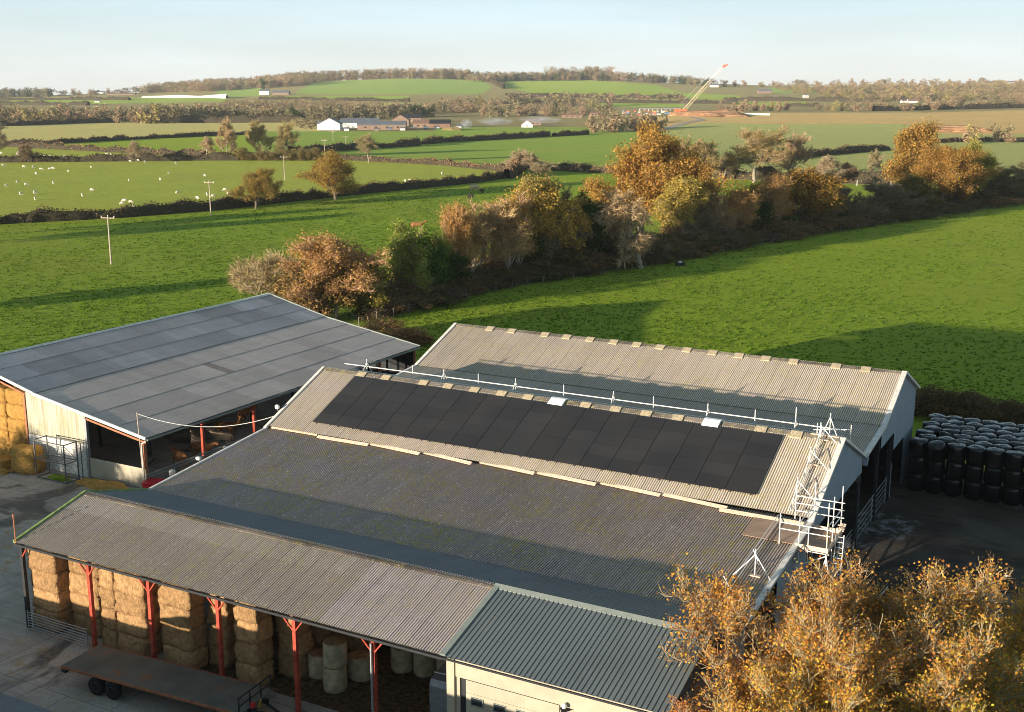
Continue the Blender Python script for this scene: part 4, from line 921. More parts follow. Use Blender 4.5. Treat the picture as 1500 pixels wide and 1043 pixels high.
# ------------------------------------------------------------------ black wrapped bales
bb = [round_bale_mesh('wrapped_bale', .69, 1.34, m_wrap, m_wrap, 20 + s, 22) for s in range(3)]
for me in bb:
    rg = random.Random(me.name)
    for q in me.vertices:
        if q.co.z > 1.15: q.co.z += .03 * math.sin(q.co.x * 6 + rg.random()) 
RN = ['front', 'second', 'third', 'fourth', 'fifth', 'sixth', 'seventh']
for c in range(12):
    for r in range(7):
        for k in range(3):
            if k < 2 and not (r == 0 or c == 0): continue
            u = -13.95 + c * 1.375 + (r % 2) * .35 + random.uniform(-.05, .05); v = 91.0 + r * 1.33 + random.uniform(-.06, .06)
            tl = (.35, 0) if (k == 2 and (c, r) in ((1, 0), (1, 2))) else (random.uniform(-.04, .04), random.uniform(-.04, .04))
            o = link('wrapped_bale', bb[(c + r + k) % 3], None, UV(u, v, k * 1.33), (tl[0], tl[1], random.uniform(0, 6)))
            tag(o, 'black wrapped round bale, %s layer, %s row, %s from the shed' % (['bottom', 'middle', 'top'][k], RN[r], nth(c)), 'wrapped bale', 'black wrapped bales stacked behind the mud yard')
# ------------------------------------------------------------------ buildings just outside the picture at the lower left
ob = (-49.0, 18.0); F_ = thing('grain_shed', 'dark corrugated roof showing at the bottom left corner of the picture', 'shed', *ob)
slope(F_, ob, -49.0, -20.0, (30.6, 4.0), (24.3, 5.55), 3, m_roof_shade)
slope_stuff(F_, ob, -49, -20, (18, 4.0), (24.3, 5.55), m_roof_shade, 'front_roof')
MB().box(0, 29, .2, 12.4, 0, 3.95).build('wall', m_wallsheet, F_)
G_ = thing('implement_shed', 'low lean-to shed standing left of the grain shed', 'shed', -112, 24.0)
MB().prism([(0, 0), (6, 0), (6, 3.2), (0, 4.1)], 0, 62.5, 'x').build('wall', m_wallsheet, G_)
MB().prism([(-.3, 4.2), (6.3, 3.25), (6.3, 3.33), (-.3, 4.28)], -.2, 62.7, 'x').build('roof', m_roof_shade, G_)
# ------------------------------------------------------------------ trees
def rvec(rg): 
    v = rg.normal(size=3); return v / np.linalg.norm(v)
def grow_tree(seed, H=10., R_=4., bole=.2, lv=3, kids=(7, 5, 4), spread=(.75, .8, .8), up=.35, lean=0., stems=1, r0=.03, wig=.12, lenf=(.62, .5, .5), leader=.9, droop=0.):
    """returns list of (points, radii, level): tapered limbs that fork and bend towards the light"""
    rg = np.random.default_rng(seed); out = []
    def limb(p, d, L, r, l):
        n = 5 if l < 2 else 4; P = [p]; q = p.copy(); dd = d.copy(); f = .35 if l else .45
        for i in range(n):
            dd = dd + rvec(rg) * wig * (1 + l * .5) + np.array([0, 0, up * (.25 if l else 0.) - droop * l * .1]); dd /= np.linalg.norm(dd)
            q = q + dd * L / n; P.append(q)
        rad = np.linspace(r, r * f, n + 1); out.append((np.array(P), rad, l)); P = np.array(P)
        if l >= lv: return
        k = kids[l]
        for c in range(k):
            t = (bole + (1 - bole) * ((c + rg.uniform(.1, .9)) / k)) if l == 0 else (.25 + .75 * (c + rg.uniform(.2, 1)) / k)
            t = min(t, .99); s = t * n; i = min(int(s), n - 1); pp = P[i] + (P[i + 1] - P[i]) * (s - i); ax = P[i + 1] - P[i]; ax /= np.linalg.norm(ax)
            az = rg.uniform(0, 2 * PI_) if l else (c * 2.4 + rg.uniform(-.5, .5)); sd = rvec(rg); sd -= ax * (sd @ ax)
            if l == 0: sd = np.array([math.cos(az), math.sin(az), 0.]); sd -= ax * (sd @ ax)
            sd /= np.linalg.norm(sd); a = spread[l] * rg.uniform(.75, 1.2) * (1 - .45 * t * (l == 0))
            nd = ax * math.cos(a) + sd * math.sin(a); rr = (rad[i] * (1 - s + i) + rad[i + 1] * (s - i)) * rg.uniform(.5, .72)
            ll = L * lenf[l] * rg.uniform(.75, 1.15) * (1 - .35 * t * (l == 0))
            limb(pp, nd / np.linalg.norm(nd), ll, rr, l + 1)
        if l == 0 and leader: limb(P[-1], dd, L * .3 * leader, rad[-1], 1)
    for s_ in range(stems):
        d = np.array([0, 0, 1.]) if stems == 1 else np.array([math.cos(s_ * 2.4) * .45 * rg.uniform(.5, 1.2), math.sin(s_ * 2.4) * .45 * rg.uniform(.5, 1.2), 1.])
        d = d + np.array([lean, lean * .5, 0]); limb(np.array([0., 0, 0]) + (0 if stems == 1 else rvec(rg) * np.array([.3, .3, 0])), d / np.linalg.norm(d), H * rg.uniform(.8, 1.) * (1 if stems == 1 else .8), H * r0 / (1 if stems == 1 else stems ** .4), 0)
    allp = np.concatenate([o[0] for o in out]); zs = H / allp[:, 2].max(); rr = np.percentile(np.hypot(allp[:, 0], allp[:, 1]), 91); xs = R_ / rr
    out2 = []
    for P, rad, l in out:
        Q = P.copy(); Q[:, 2] *= zs; Q[:, :2] *= xs; Q[:, 2] = np.maximum(Q[:, 2], 0 if l == 0 else .5); out2.append((Q, rad, l))
    return out2
def limb_mesh(br, maxl=9, minr=.012):
    V, F = [], []; k = 0
    for P, rad, l in br:
        if l > maxl: continue
        n = 6 if l == 0 else 4 if l == 1 else 3
        T = np.gradient(P, axis=0); T /= np.linalg.norm(T, axis=1)[:, None] + 1e-9
        ref = np.array([1., .3, .1]); X = np.cross(T, ref); X /= np.linalg.norm(X, axis=1)[:, None] + 1e-9; Y = np.cross(T, X)
        a = np.arange(n) * 2 * PI_ / n; rr = np.maximum(rad, minr)[:, None, None]
        V.append((P[:, None] + (X[:, None] * np.cos(a)[None, :, None] + Y[:, None] * np.sin(a)[None, :, None]) * rr).reshape(-1, 3))
        m = len(P); i, j = np.meshgrid(np.arange(m - 1), np.arange(n), indexing='ij'); j2 = (j + 1) % n
        F.append((np.stack([i * n + j, i * n + j2, (i + 1) * n + j2, (i + 1) * n + j], -1).reshape(-1, 4)) + k); k += m * n
    return np.concatenate(V), np.concatenate(F)
def samples(br, lmin, n, rg, tmin=.15):
    P0, D = [], []
    sel = [b for b in br if b[2] >= lmin]; L = np.array([np.linalg.norm(np.diff(b[0], axis=0), axis=1).sum() for b in sel]); pr = L / L.sum()
    idx = rg.choice(len(sel), n, p=pr); t = rg.uniform(tmin, 1, n)
    for a, q in zip(idx, t):
        P = sel[a][0]; s = q * (len(P) - 1); i = min(int(s), len(P) - 2); P0.append(P[i] + (P[i + 1] - P[i]) * (s - i)); D.append(P[i + 1] - P[i])
    D = np.array(D); D /= np.linalg.norm(D, axis=1)[:, None] + 1e-9; return np.array(P0), D
def twig_quads(P0, D, L, w, rg, up=.3, rnd=.9):
    n = len(P0); d = D + rg.normal(size=(n, 3)) * rnd * .6 + np.array([0, 0, up]); d /= np.linalg.norm(d, axis=1)[:, None]
    l = (L * rg.uniform(.5, 1.3, n))[:, None]; s = np.cross(d, rg.normal(size=(n, 3))); s /= np.linalg.norm(s, axis=1)[:, None] + 1e-9
    mid = P0 + d * l * .55 + rg.normal(size=(n, 3)) * .06 * L; e = P0 + d * l + rg.normal(size=(n, 3)) * .12 * L
    V = np.stack([P0 - s * w, P0 + s * w, mid + s * w * .7, mid - s * w * .7, e + s * w * .25, e - s * w * .25], 1).reshape(-1, 3)
    b = (np.arange(n) * 6)[:, None]; F = np.concatenate([b + np.array([0, 1, 2, 3]), b + np.array([3, 2, 4, 5])]); return V, F, e
def leaf_quads(C, size, rg, flat=.0):
    n = len(C); a = rg.normal(size=(n, 3)); a[:, 2] *= 1 - flat; a /= np.linalg.norm(a, axis=1)[:, None]; b = np.cross(a, rg.normal(size=(n, 3))); b /= np.linalg.norm(b, axis=1)[:, None] + 1e-9
    s = (size * rg.uniform(.55, 1.25, n) * .5)[:, None]; V = np.stack([C - a * s, C + b * s * .75 , C + a * s, C - b * s * .75], 1).reshape(-1, 3)
    return V, (np.arange(n) * 4)[:, None] + np.arange(4)
def join(parts):
    V, F, M_ = [], [], []; k = 0
    for v, f, m in parts: V.append(v); F.append(f + k); M_.append(np.full(len(f), m)); k += len(v)
    return np.concatenate(V), np.concatenate(F), np.concatenate(M_)
PROTO = {}
def proto(key, bark, twig, leaf, seed, ntw=5000, nlf=6000, tl=.7, tw=.018, ls=.3, tup=.3, cl=.35, lmin=2, maxl=3, leaf_top=0., minr=.035, rnd=1.05, **kw):
    rg = np.random.default_rng(seed + 99); H = kw.get('H', 10.)
    br = grow_tree(seed, **kw); V, F = limb_mesh(br, maxl, minr); trunk = mesh_np('trunk', V, F, [bark], smooth=True)
    parts = []; P0, D = samples(br, lmin, ntw, rg); v, f, e = twig_quads(P0, D, tl, tw, rg, tup, rnd); parts.append((v, f, 0))
    if nlf:
        c = e[rg.integers(0, len(e), nlf)]
        if leaf_top: z = c[:, 2] / H; c = c[rg.uniform(size=nlf) < np.clip((z - leaf_top) * 3, .05, 1)]
        c = c + rg.normal(size=c.shape) * cl; v, f = leaf_quads(c, ls, rg); parts.append((v, f, 1))
    V, F, M_ = join(parts); crown = mesh_np('crown', V, F, [twig, leaf], M_)
    PROTO[key] = (trunk, crown, H, kw.get('R_', 4.)); return PROTO[key]
def tree(key, P, h, wd, label, cat='tree', group=None, tint=(1, 1, 1), rot=None, name='tree', tt=(1, 1, 1)):
    tk, cr, H, R_ = PROTO[key]; o = wthing(name, label, cat, (P[0], P[1], P[2]), random.uniform(0, 6.28) if rot is None else rot, group)
    o.scale = (wd / (2 * R_), wd / (2 * R_), h / H); a = link('trunk', tk, o); a.color = (*tt, 1); b = link('crown', cr, o); b.color = (*tint, 1); return o
proto('oak', m_bark, m_twig_dark, m_leaf_orange, 1, 3500, 22000, .6, .03, .33, .15, .42, H=12, R_=5.5, bole=.12, kids=(12, 6, 5), spread=(1.15, .85, .8), r0=.032, lenf=(.6, .5, .5))
proto('oak2', m_bark, m_twig_dark, m_leaf_orange, 5, 3500, 20000, .6, .03, .34, .1, .5, H=12, R_=5.5, bole=.15, kids=(10, 6, 5), spread=(1.2, .9, .8), r0=.034, lenf=(.65, .5, .5))
proto('oak_big', m_bark, m_twig_dark, m_leaf_orange, 3, 7000, 44000, .8, .04, .42, .15, .6, H=21, R_=10, bole=.15, kids=(14, 7, 6), spread=(1.1, .85, .8), r0=.03, lenf=(.62, .5, .5))
proto('gold', m_bark_pale, m_twig, m_leaf_gold, 9, 5000, 12000, .8, .032, .36, .35, .4, H=14, R_=3.8, bole=.12, kids=(13, 5, 5), spread=(.75, .65, .8), r0=.018)
proto('rusty', m_bark_pale, m_twig_pink, m_leaf_rust, 13, 8000, 10000, .75, .036, .26, .45, .4, H=12, R_=4.5, bole=.1, kids=(14, 5, 5), spread=(.8, .6, .8), r0=.018, leaf_top=.2)
proto('bare', m_bark, m_twig_dark, m_leaf_rust, 17, 9500, 500, .85, .036, .22, .35, .3, H=12, R_=4.2, bole=.1, kids=(12, 6, 5), spread=(.8, .7, .8), r0=.022)
proto('bare_tan', m_bark_pale, m_twig, m_leaf_rust, 21, 10000, 1200, .85, .036, .22, .4, .3, H=12, R_=4.2, bole=.1, kids=(13, 6, 5), spread=(.75, .65, .8), r0=.02)
proto('bush', m_bark_pale, m_twig, m_leaf_lime, 25, 10000, 2500, 1.1, .034, .22, .5, .3, H=8, R_=4.5, bole=.08, kids=(9, 6, 4), spread=(.6, .6, .7), r0=.013, stems=7, leader=.6)
proto('curly', m_bark_pale, m_twig, m_leaf_rust, 29, 8000, 300, .9, .04, .2, -.1, .3, H=13, R_=5.2, bole=.3, kids=(11, 7, 6), spread=(1.15, .95, 1.), up=.05, wig=.3, r0=.038, droop=.6)
proto('evergreen', m_bark, m_twig_dark, m_leaf_green, 33, 2500, 20000, .5, .02, .34, .1, .35, H=12, R_=3.4, bole=.05, kids=(18, 6, 4), spread=(1.0, .8, .8), r0=.018)
proto('limetree', m_bark, m_twig, m_leaf_lime, 37, 6000, 12000, .7, .02, .32, .35, .4, H=13, R_=3.6, bole=.06, kids=(16, 5, 4), spread=(.75, .65, .8), r0=.018)
proto('poplar', m_bark_pale, m_twig, m_leaf_lime, 41, 7000, 3000, 1.0, .034, .26, .4, .35, H=15, R_=4., bole=.3, kids=(9, 6, 5), spread=(.8, .75, .8), r0=.02, wig=.2)
proto('birch', m_bark_white, m_twig_pink, m_leaf_gold, 45, 6000, 4000, 1.0, .032, .26, .3, .35, H=15, R_=2.8, bole=.2, kids=(15, 5, 4), spread=(.7, .65, .8), r0=.013)
def scrub_proto(key, seed, mat, nq=5000, sz=.6, lumps=14):
    rg = np.random.default_rng(seed); c = np.stack([rg.normal(size=lumps) * 2.2, rg.normal(size=lumps) * 2.2, rg.uniform(1.5, 7.2, lumps)], 1); r = rg.uniform(1.3, 2.6, lumps); k = rg.integers(0, lumps, nq)
    d = rg.normal(size=(nq, 3)); d /= np.linalg.norm(d, axis=1)[:, None]; C = c[k] + d * (r[k] * rg.uniform(.6, 1.1, nq))[:, None]; C[:, 2] = np.abs(C[:, 2]); v, f = leaf_quads(C, sz, rg)
    P0 = np.stack([rg.normal(size=900) * 1.6, rg.normal(size=900) * 1.6, rg.uniform(.2, 7., 900)], 1); D = P0 * [.5, .5, 0] + [0, 0, 1.5]; D /= np.linalg.norm(D, axis=1)[:, None]; tv, tf, e = twig_quads(P0, D, 2.6, .05, rg, .5)
    V, F, M_ = join([(v, f, 0), (tv, tf, 1)]); st = MB(); [st.tube((math.cos(a) * .4, math.sin(a) * .4, 0), (math.cos(a) * 2, math.sin(a) * 2, 5.5), .14, .05, 5) for a in (0, 1.3, 2.6, 3.9, 5.1)]
    PROTO[key] = (st.mesh('trunk', m_bark), mesh_np('crown', V, F, [mat, m_twig_dark], M_), 9., 4.2)
m_scrub = leaf_mat('scrub_leaf', (.08, .065, .035), (.21, .16, .08), (.26, .15, .06), .2)
scrub_proto('scrub', 61, m_scrub); scrub_proto('scrub2', 67, m_scrub)
def G(px, py): return ground_at(px, py)
BG = 'trees of the belt beyond the sheds'
def T(key, px, py, ptop, wpx, label, **k):
    if k.get('group') == BG and px > 560 and key != 'curly': py = min(py, float(lF(px)) - 12)
    P = G(px, py); return tree(key, P, ht(P, ptop), wpx * mpp(P), label, **k)
BG = 'trees of the belt beyond the sheds'
T('bush', 392, 448, 373, 98, 'pale tan many stemmed bush at the left end of the tree belt', group=BG, tint=(1.05, 1, 0.85))
T('rusty', 490, 470, 347, 125, 'broad orange topped tree just behind the left barn roof', group=BG, tint=(1.1, 0.95, 0.8)); T('oak2', 530, 462, 372, 95, 'olive brown tree filling in behind the orange topped tree', group=BG, tint=(0.6, 0.75, 0.6))
T('scrub', 455, 470, 395, 80, 'low brown shrub at the foot of the orange topped tree', cat='shrub', group=BG, tint=(1.3, 1.13, 0.9), name='shrub')
T('limetree', 603, 462, 328, 62, 'yellow green pointed tree left of the dark evergreens', group=BG, tint=(1.05, 1.15, 1))
T('evergreen', 633, 462, 338, 62, 'dark evergreen with yellow green top beside the yellow green tree', group=BG, tint=(1.3, 1.5, 1.1)); T('evergreen', 655, 452, 368, 46, 'lower dark evergreen right of the taller evergreen', group=BG)
T('limetree', 645, 452, 343, 34, 'slim lime green tree against the dark evergreens', group=BG, tint=(0.85, 1.1, 0.8))
T('bare_tan', 690, 440, 297, 112, 'tall pinkish tan leafless tree in the left half of the belt', group=BG, tint=(1.15, 1, 0.78)); T('rusty', 672, 435, 300, 60, 'orange tinged twiggy tree behind the pinkish tan tree', group=BG, tint=(1.1, 0.96, 0.75))
T('birch', 742, 425, 282, 70, 'birch with a white trunk among orange leaves', group=BG, tint=(0.95, 0.83, 0.65)); T('birch', 757, 425, 290, 50, 'second birch standing close right of the first', group=BG, tint=(0.9, 0.78, 0.61), tt=(.6, .6, .6))
T('evergreen', 775, 418, 325, 44, 'dark narrow evergreen between the birches and the golden trees', group=BG, tint=(0.8, 0.8, 0.8))
T('gold', 765, 402, 260, 70, 'olive gold tree rising behind the birches', group=BG, tint=(0.75, 0.8, 0.8)); T('rusty', 790, 398, 262, 60, 'reddish twigged tree top behind the golden trees', group=BG, tint=(0.95, 0.83, 0.65))
T('gold', 808, 415, 270, 80, 'tall golden leaved tree in the middle of the belt', group=BG, tint=(1.1, 1, 0.8)); T('gold', 838, 408, 292, 66, 'orange gold tree right of the tallest golden tree', group=BG, tint=(1.1, 0.96, 0.75)); T('bare', 825, 400, 275, 70, 'brown leafless tree behind the orange gold tree', group=BG)
T('evergreen', 868, 400, 283, 44, 'dark green tree between the golden trees and the great oak', group=BG, tint=(0.75, 0.85, 0.8)); T('bare', 895, 398, 300, 62, 'thin dark leafless tree left of the pale twisted tree', group=BG); T('bare', 862, 398, 330, 50, 'small bare tree below the dark green tree', group=BG)
T('oak_big', 936, 352, 196, 150, 'huge rounded orange oak, tallest in the tree belt', group=BG, tint=(1.12, 0.97, 0.9)); T('oak', 940, 340, 184, 70, 'top of an orange oak behind the huge rounded oak', group=BG, tint=(1.15, 1, 0.9)); T('oak2', 1003, 350, 225, 62, 'darker oak leaning against the right side of the huge oak', group=BG, tint=(0.75, 0.8, 0.8))
T('gold', 985, 365, 262, 70, 'yellow tree under the right side of the huge oak', group=BG, tint=(0.9, 0.95, 0.8))
T('curly', 938, 393, 280, 118, 'pale sunlit leafless tree with twisted drooping branches', group=BG, tint=(1.15, 1.05, 0.9), tt=(1.2, 1.2, 1.2)); T('bare', 915, 390, 310, 66, 'dark bare tree behind the twisted pale tree', group=BG)
T('bare', 1028, 378, 300, 76, 'dark round leafless tree right of the twisted pale tree', group=BG); T('rusty', 1076, 372, 278, 66, 'orange topped tree before the dark evergreens', group=BG, tint=(1.1, 0.96, 0.75)); T('bare_tan', 1050, 368, 275, 55, 'tan leafless tree left of the orange topped tree', group=BG, tint=(0.9, 0.8, 0.75))
T('evergreen', 1112, 362, 278, 52, 'dark evergreen in the right half of the belt', group=BG, tint=(0.8, 0.85, 0.8)); T('evergreen', 1135, 362, 315, 44, 'low spreading green shrub under the brown oak', group=BG, tint=(1.1, 1.2, 1), name='shrub', cat='shrub')
T('oak2', 1163, 360, 250, 112, 'brown orange broad tree casting deep shade at its foot', group=BG, tint=(0.8, 0.7, 0.55)); T('rusty', 1130, 350, 258, 60, 'reddish tree behind the brown orange broad tree', group=BG, tint=(1, 0.87, 0.68)); T('limetree', 1185, 362, 300, 46, 'olive lower tree by the brown orange tree', group=BG, tint=(0.5, 0.55, 0.5))
T('bare', 1233, 345, 262, 62, 'open grey leafless tree with grass showing through', group=BG); T('bare', 1290, 342, 258, 76, 'leafless tree with spreading forks left of the large right oak', group=BG); T('bush', 1258, 348, 300, 46, 'small bare bush by the fence between two leafless trees', group=BG, tint=(0.5, 0.5, 0.5), name='shrub', cat='shrub'); T('bare', 1205, 350, 298, 40, 'small dark bare tree right of the brown broad tree', group=BG)
T('oak_big', 1375, 325, 214, 100, 'large orange oak at the right of the belt', group=BG, tint=(1.05, 0.9, 0.85)); T('oak2', 1342, 328, 258, 66, 'dark olive oak below left of the large orange oak', group=BG, tint=(0.4, 0.5, 0.45)); T('oak', 1338, 298, 183, 88, 'tall orange oak behind the large right oak', group=BG, tint=(1, 0.9, 0.85)); T('oak2', 1422, 302, 209, 52, 'yellow green oak right of the two orange oaks', group=BG, tint=(0.8, 1.05, 0.8)); T('oak', 1398, 322, 262, 46, 'small orange oak hugging the large right oak', group=BG, tint=(0.95, 0.83, 0.75))
T('bare', 1467, 308, 236, 76, 'olive grey leafless tree near the right edge of the picture', group=BG, tint=(1.1, 1.2, 0.9)); T('bare', 1508, 302, 238, 66, 'leafless tree cut by the right edge of the picture', group=BG, tint=(1.1, 1.1, 0.9))
MG = 'loose trees of the middle distance'
T('poplar', 1105, 268, 184, 82, 'tall pale green loose tree behind the belt', group=MG, tint=(1.1, 1, .9), tt=(1.4, 1.4, 1.3)); T('poplar', 1036, 272, 203, 66, 'pale tan tree left of the tall pale green one', group=MG, tint=(1., .9, .8), tt=(1.3, 1.3, 1.2)); T('bare_tan', 1160, 262, 195, 40, 'slender pinkish tree right of the tall pale green one', group=MG, tint=(1.1, .95, .9)); T('poplar', 1000, 268, 198, 44, 'thin pale tree just right of the huge oak', group=MG)
T('bare_tan', 1217, 270, 228, 44, 'small brown tree with a pale trunk by the white posts', group=MG, tt=(1.5, 1.4, 1.2)); T('poplar', 1276, 262, 219, 26, 'slim yellow tree standing alone behind the bare trees', group=MG, tt=(1.5, 1.5, 1.3)); T('bare_tan', 1060, 262, 225, 36, 'small tan tree below the pale trees', group=MG)
T('bare_tan', 1245, 268, 238, 36, 'low tan tree right of the white posts', group=MG, tint=(.9, .8, .7)); T('bush', 1190, 270, 246, 40, 'brown bush in the hedge line behind the belt', group=MG, name='shrub', cat='shrub')
T('oak', 375, 306, 249, 60, 'round orange brown oak standing alone by the long hedge', tint=(.85, .9, .9), group='field oaks'); T('oak2', 492, 293, 224, 70, 'larger orange oak in the hedge right of the lone oak', tint=(.95, .95, .9), group='field oaks')
T('poplar', 540, 239, 195, 32, 'slender pale tree alone on the far hedge', group=MG); T('bare_tan', 331, 234, 173, 30, 'tall bleached leafless tree behind the sheep pasture', group=MG, tint=(1.2, 1.1, 1), tt=(1.6, 1.5, 1.4)); T('curly', 302, 232, 200, 26, 'leaning bleached dead tree left of the tall bleached one', group=MG, tint=(1.2, 1.1, 1), tt=(1.5, 1.4, 1.3))
T('bare_tan', 200, 238, 206, 22, 'small tan tree in the hedge behind the sheep', group=MG); T('bare', 43, 238, 208, 28, 'dark bare tree in the hedge at far left', group=MG, tint=(1.2, 1.1, 1)); T('bare_tan', 384, 232, 176, 34, 'tan tree with a rounded crown in the thicket', group=MG, tint=(1, 1, .7)); T('bare_tan', 417, 232, 177, 30, 'pale tan tree right of the thicket', group=MG, tint=(1, 1, .7))
T('bare_tan', 756, 255, 218, 36, 'cluster of pale upright twigs at the hedge corner', group=MG); T('bare_tan', 776, 257, 222, 30, 'second cluster of pale twigs right of the hedge corner', group=MG); T('bush', 790, 258, 238, 26, 'pale low shrub right of the hedge corner', group=MG, name='shrub', cat='shrub')
T('bare_tan', -4, 238, 180, 34, 'tan tree at the left edge of the picture', group=MG)
for i, x in enumerate(range(355, 470, 13)):
    T('scrub', x, 235, 216 + (i * 7) % 8, 20, 'olive thicket shrub below the tan trees, %s from the left' % nth(i), group='thicket shrubs behind the pasture', name='shrub', cat='shrub', tint=(1.2, 1.25, .9))
# undergrowth along the foot of the belt
for i in range(72):
    x = 545 + (i // 2) * 27 + (i % 2) * 13; y = float(lF(x)) - 7 - (i % 2) * 9
    T(random.choice(('scrub', 'scrub2')), x, y, y - random.uniform(14, 30) * (1 if x < 1200 else .6) - (i % 2) * 14, random.uniform(44, 70), 'dark tangled undergrowth bush at the foot of the belt, %s from the left' % nth(i), group='undergrowth along the belt fence', name='shrub', cat='shrub', tint=random.choice(((.8, .8, .8), (1.1, .95, .8), (.7, .8, .6))))
T('scrub', 560, 495, 468, 60, 'tawny grass shrub behind the left barn roof corner', name='shrub', cat='shrub', tint=(2.4, 1.9, 1.3)); T('scrub2', 600, 505, 480, 60, 'reddish brown bramble between barn and rear shed', name='shrub', cat='shrub', tint=(1.6, 1.1, .8))
for i, (x, y, t, w) in enumerate([(1362, 610, 570, 60), (1392, 615, 572, 60), (1425, 618, 578, 60), (1465, 622, 588, 60), (1500, 625, 592, 60)]):
    T('scrub', x, y, t, w, 'dark bramble bush behind the black bales, %s from the shed' % nth(i), group='brambles behind the black bales', name='shrub', cat='shrub', tint=(.7, .65, .6))

# ------------------------------------------------------------------ foreground autumn trees
def fg(key, seed, H, R_, stems, nlf, ntw):
    proto(key, m_bark_fg, m_twig_fg, m_leaf_fg, seed, ntw, nlf, 0.6, .011, .15, .5, .15, lmin=2, maxl=4, minr=.024, rnd=.45, H=H, R_=R_, bole=.18, lv=4, kids=(8, 6, 5, 4), spread=(.75, .65, .65, .7), lenf=(.62, .55, .52, .5), r0=.018, wig=.14, stems=stems, up=.5)
m_bark_fg = simple('bark_sunlit_olive', (.42, .34, .21), .9, 0, .35, 5)
m_twig_fg = leaf_mat('twig_sunlit', (.26, .19, .10), (.42, .33, .19), None, .1)
m_leaf_fg = leaf_mat('leaf_fallen_gold', (.36, .15, .045), (.58, .31, .06), (.58, .44, .07), .4)
fg('near_a', 51, 11.5, 5.0, 3, 26000, 16000); fg('near_b', 57, 11.5, 4.6, 4, 29000, 17000)
NG = 'autumn trees in the lower right corner'
def near(key, x, y, h, w, label, tint, tt=(1, 1, 1), rot=0.):
    return tree(key, (x, y, 0), h, w, label, group=NG, tint=tint, tt=tt, rot=rot)
near('near_a', 13.0, 45.5, 10.0, 9.0, 'large half bare autumn tree in front of the shed gable', (1, .95, .95), rot=.4)
near('near_b', 18.0, 46.5, 10.0, 8.6, 'bushy golden autumn tree right of the half bare one', (1, 1, .95), rot=2.0)
near('near_b', 14.6, 42.0, 9.0, 9.0, 'lower golden tree in front between the two large ones', (1.05, 1.1, .85), rot=4.1)
near('near_a', 24.2, 47.5, 8.2, 6.5, 'golden tree at the right edge of the picture', (1.05, 1.1, .8), rot=1.1)
near('near_b', 9.0, 42.3, 6.9, 6.4, 'thin rusty leaved tree overlapping the workshop roof', (1.05, .85, .9), rot=5.0)
near('near_b', 20.5, 42.5, 6.9, 8.0, 'low green gold tree in the bottom right corner', (.85, 1.15, .7), rot=3.0)
near('near_a', 10.5, 39.0, 8.6, 7.0, 'front golden tree at the bottom edge of the picture', (1.1, 1.1, .8), rot=2.6)
near('near_a', 16.8, 38.8, 8.2, 8.0, 'second front tree at the bottom edge, right of the first', (1.0, 1.15, .75), rot=.9)
near('near_b', 6.6, 38.6, 7.2, 5.0, 'small thin golden tree at the bottom edge before the workshop', (1.1, .9, .8), rot=1.9)
# ------------------------------------------------------------------ hedges
HR = np.random.default_rng(3)
def resample(P, step):
    P = np.array(P); d = np.linalg.norm(np.diff(P[:, :2], axis=0), axis=1); s = np.concatenate([[0], np.cumsum(d)]); n = max(2, int(s[-1] / step))
    t = np.linspace(0, s[-1], n); return np.stack([np.interp(t, s, P[:, k]) for k in range(3)], 1), s[-1]
def hedge(px, h, w, label, mat=None, dens=9, size=.5, rough=.25, name='hedge', group='field hedges', twigs=0, world=False):
    P = [G(*p) for p in px] if not world else px; P, L = resample(P, max(1.0, size * 2)); n = len(P)
    T_ = np.gradient(P[:, :2], axis=0); T_ /= np.linalg.norm(T_, axis=1)[:, None] + 1e-9; N = np.stack([-T_[:, 1], T_[:, 0]], 1)
    hh = h * (1 + rough * np.interp(np.arange(n), np.arange(0, n + 6, 3), HR.normal(size=len(np.arange(0, n + 6, 3))).clip(-1.5, 1.5)))
    ww = w * .5 * (1 + .25 * HR.normal(size=n).clip(-1, 1)); zz = terrain(P[:, 0], P[:, 1])
    pr = [(-.85, -.02), (-.75, .6), (-.4, .86), (.4, .86), (.75, .6), (.85, -.02)]; V = []
    for a, b in pr: V.append(np.stack([P[:, 0] + N[:, 0] * ww * a, P[:, 1] + N[:, 1] * ww * a, zz + hh * b], 1))
    V = np.stack(V, 1).reshape(-1, 3); i, j = np.meshgrid(np.arange(n - 1), np.arange(5), indexing='ij'); F = np.stack([i * 6 + j, i * 6 + j + 1, (i + 1) * 6 + j + 1, (i + 1) * 6 + j], -1).reshape(-1, 4)
    root = wthing(name, label, 'hedge', tuple(P[n // 2] * [1, 1, 0] + [0, 0, zz[n // 2]]), 0, group); off = np.array(root.location)
    link('hedge_core', mesh_np('hedge_core', V - off, F, [m_core]), root)
    m = int(L * dens); t = HR.uniform(0, n - 1.001, m); k = t.astype(int); f = (t - k)[:, None]; c = P[k] * (1 - f) + P[k + 1] * f; nn = N[k]
    a = HR.uniform(0, PI_, m); rr = HR.uniform(.85, 1.12, m); lx = np.cos(a) * rr; lz = np.clip(np.sin(a) ** .6 * rr, .02, None)
    C = np.stack([c[:, 0] + nn[:, 0] * lx * ww[k], c[:, 1] + nn[:, 1] * lx * ww[k], zz[k] + hh[k] * lz], 1); v, q = leaf_quads(C, size, HR)
    o = tag(link('foliage', mesh_np('foliage', v - off, q, [mat or m_hedge_leaf]), root), kind='stuff'); return root
hedge([(-120, 336)] + HG1[2:], 2.7, 2.8, 'long dark hedge running across behind the poles from the left edge', dens=44, size=.42)
hedge([(742, 262), (752, 258), (762, 250), (770, 243)], 4.2, 4, 'tall brown hedge end turning uphill at the pasture corner', m_hedge_brown, 26, .6)
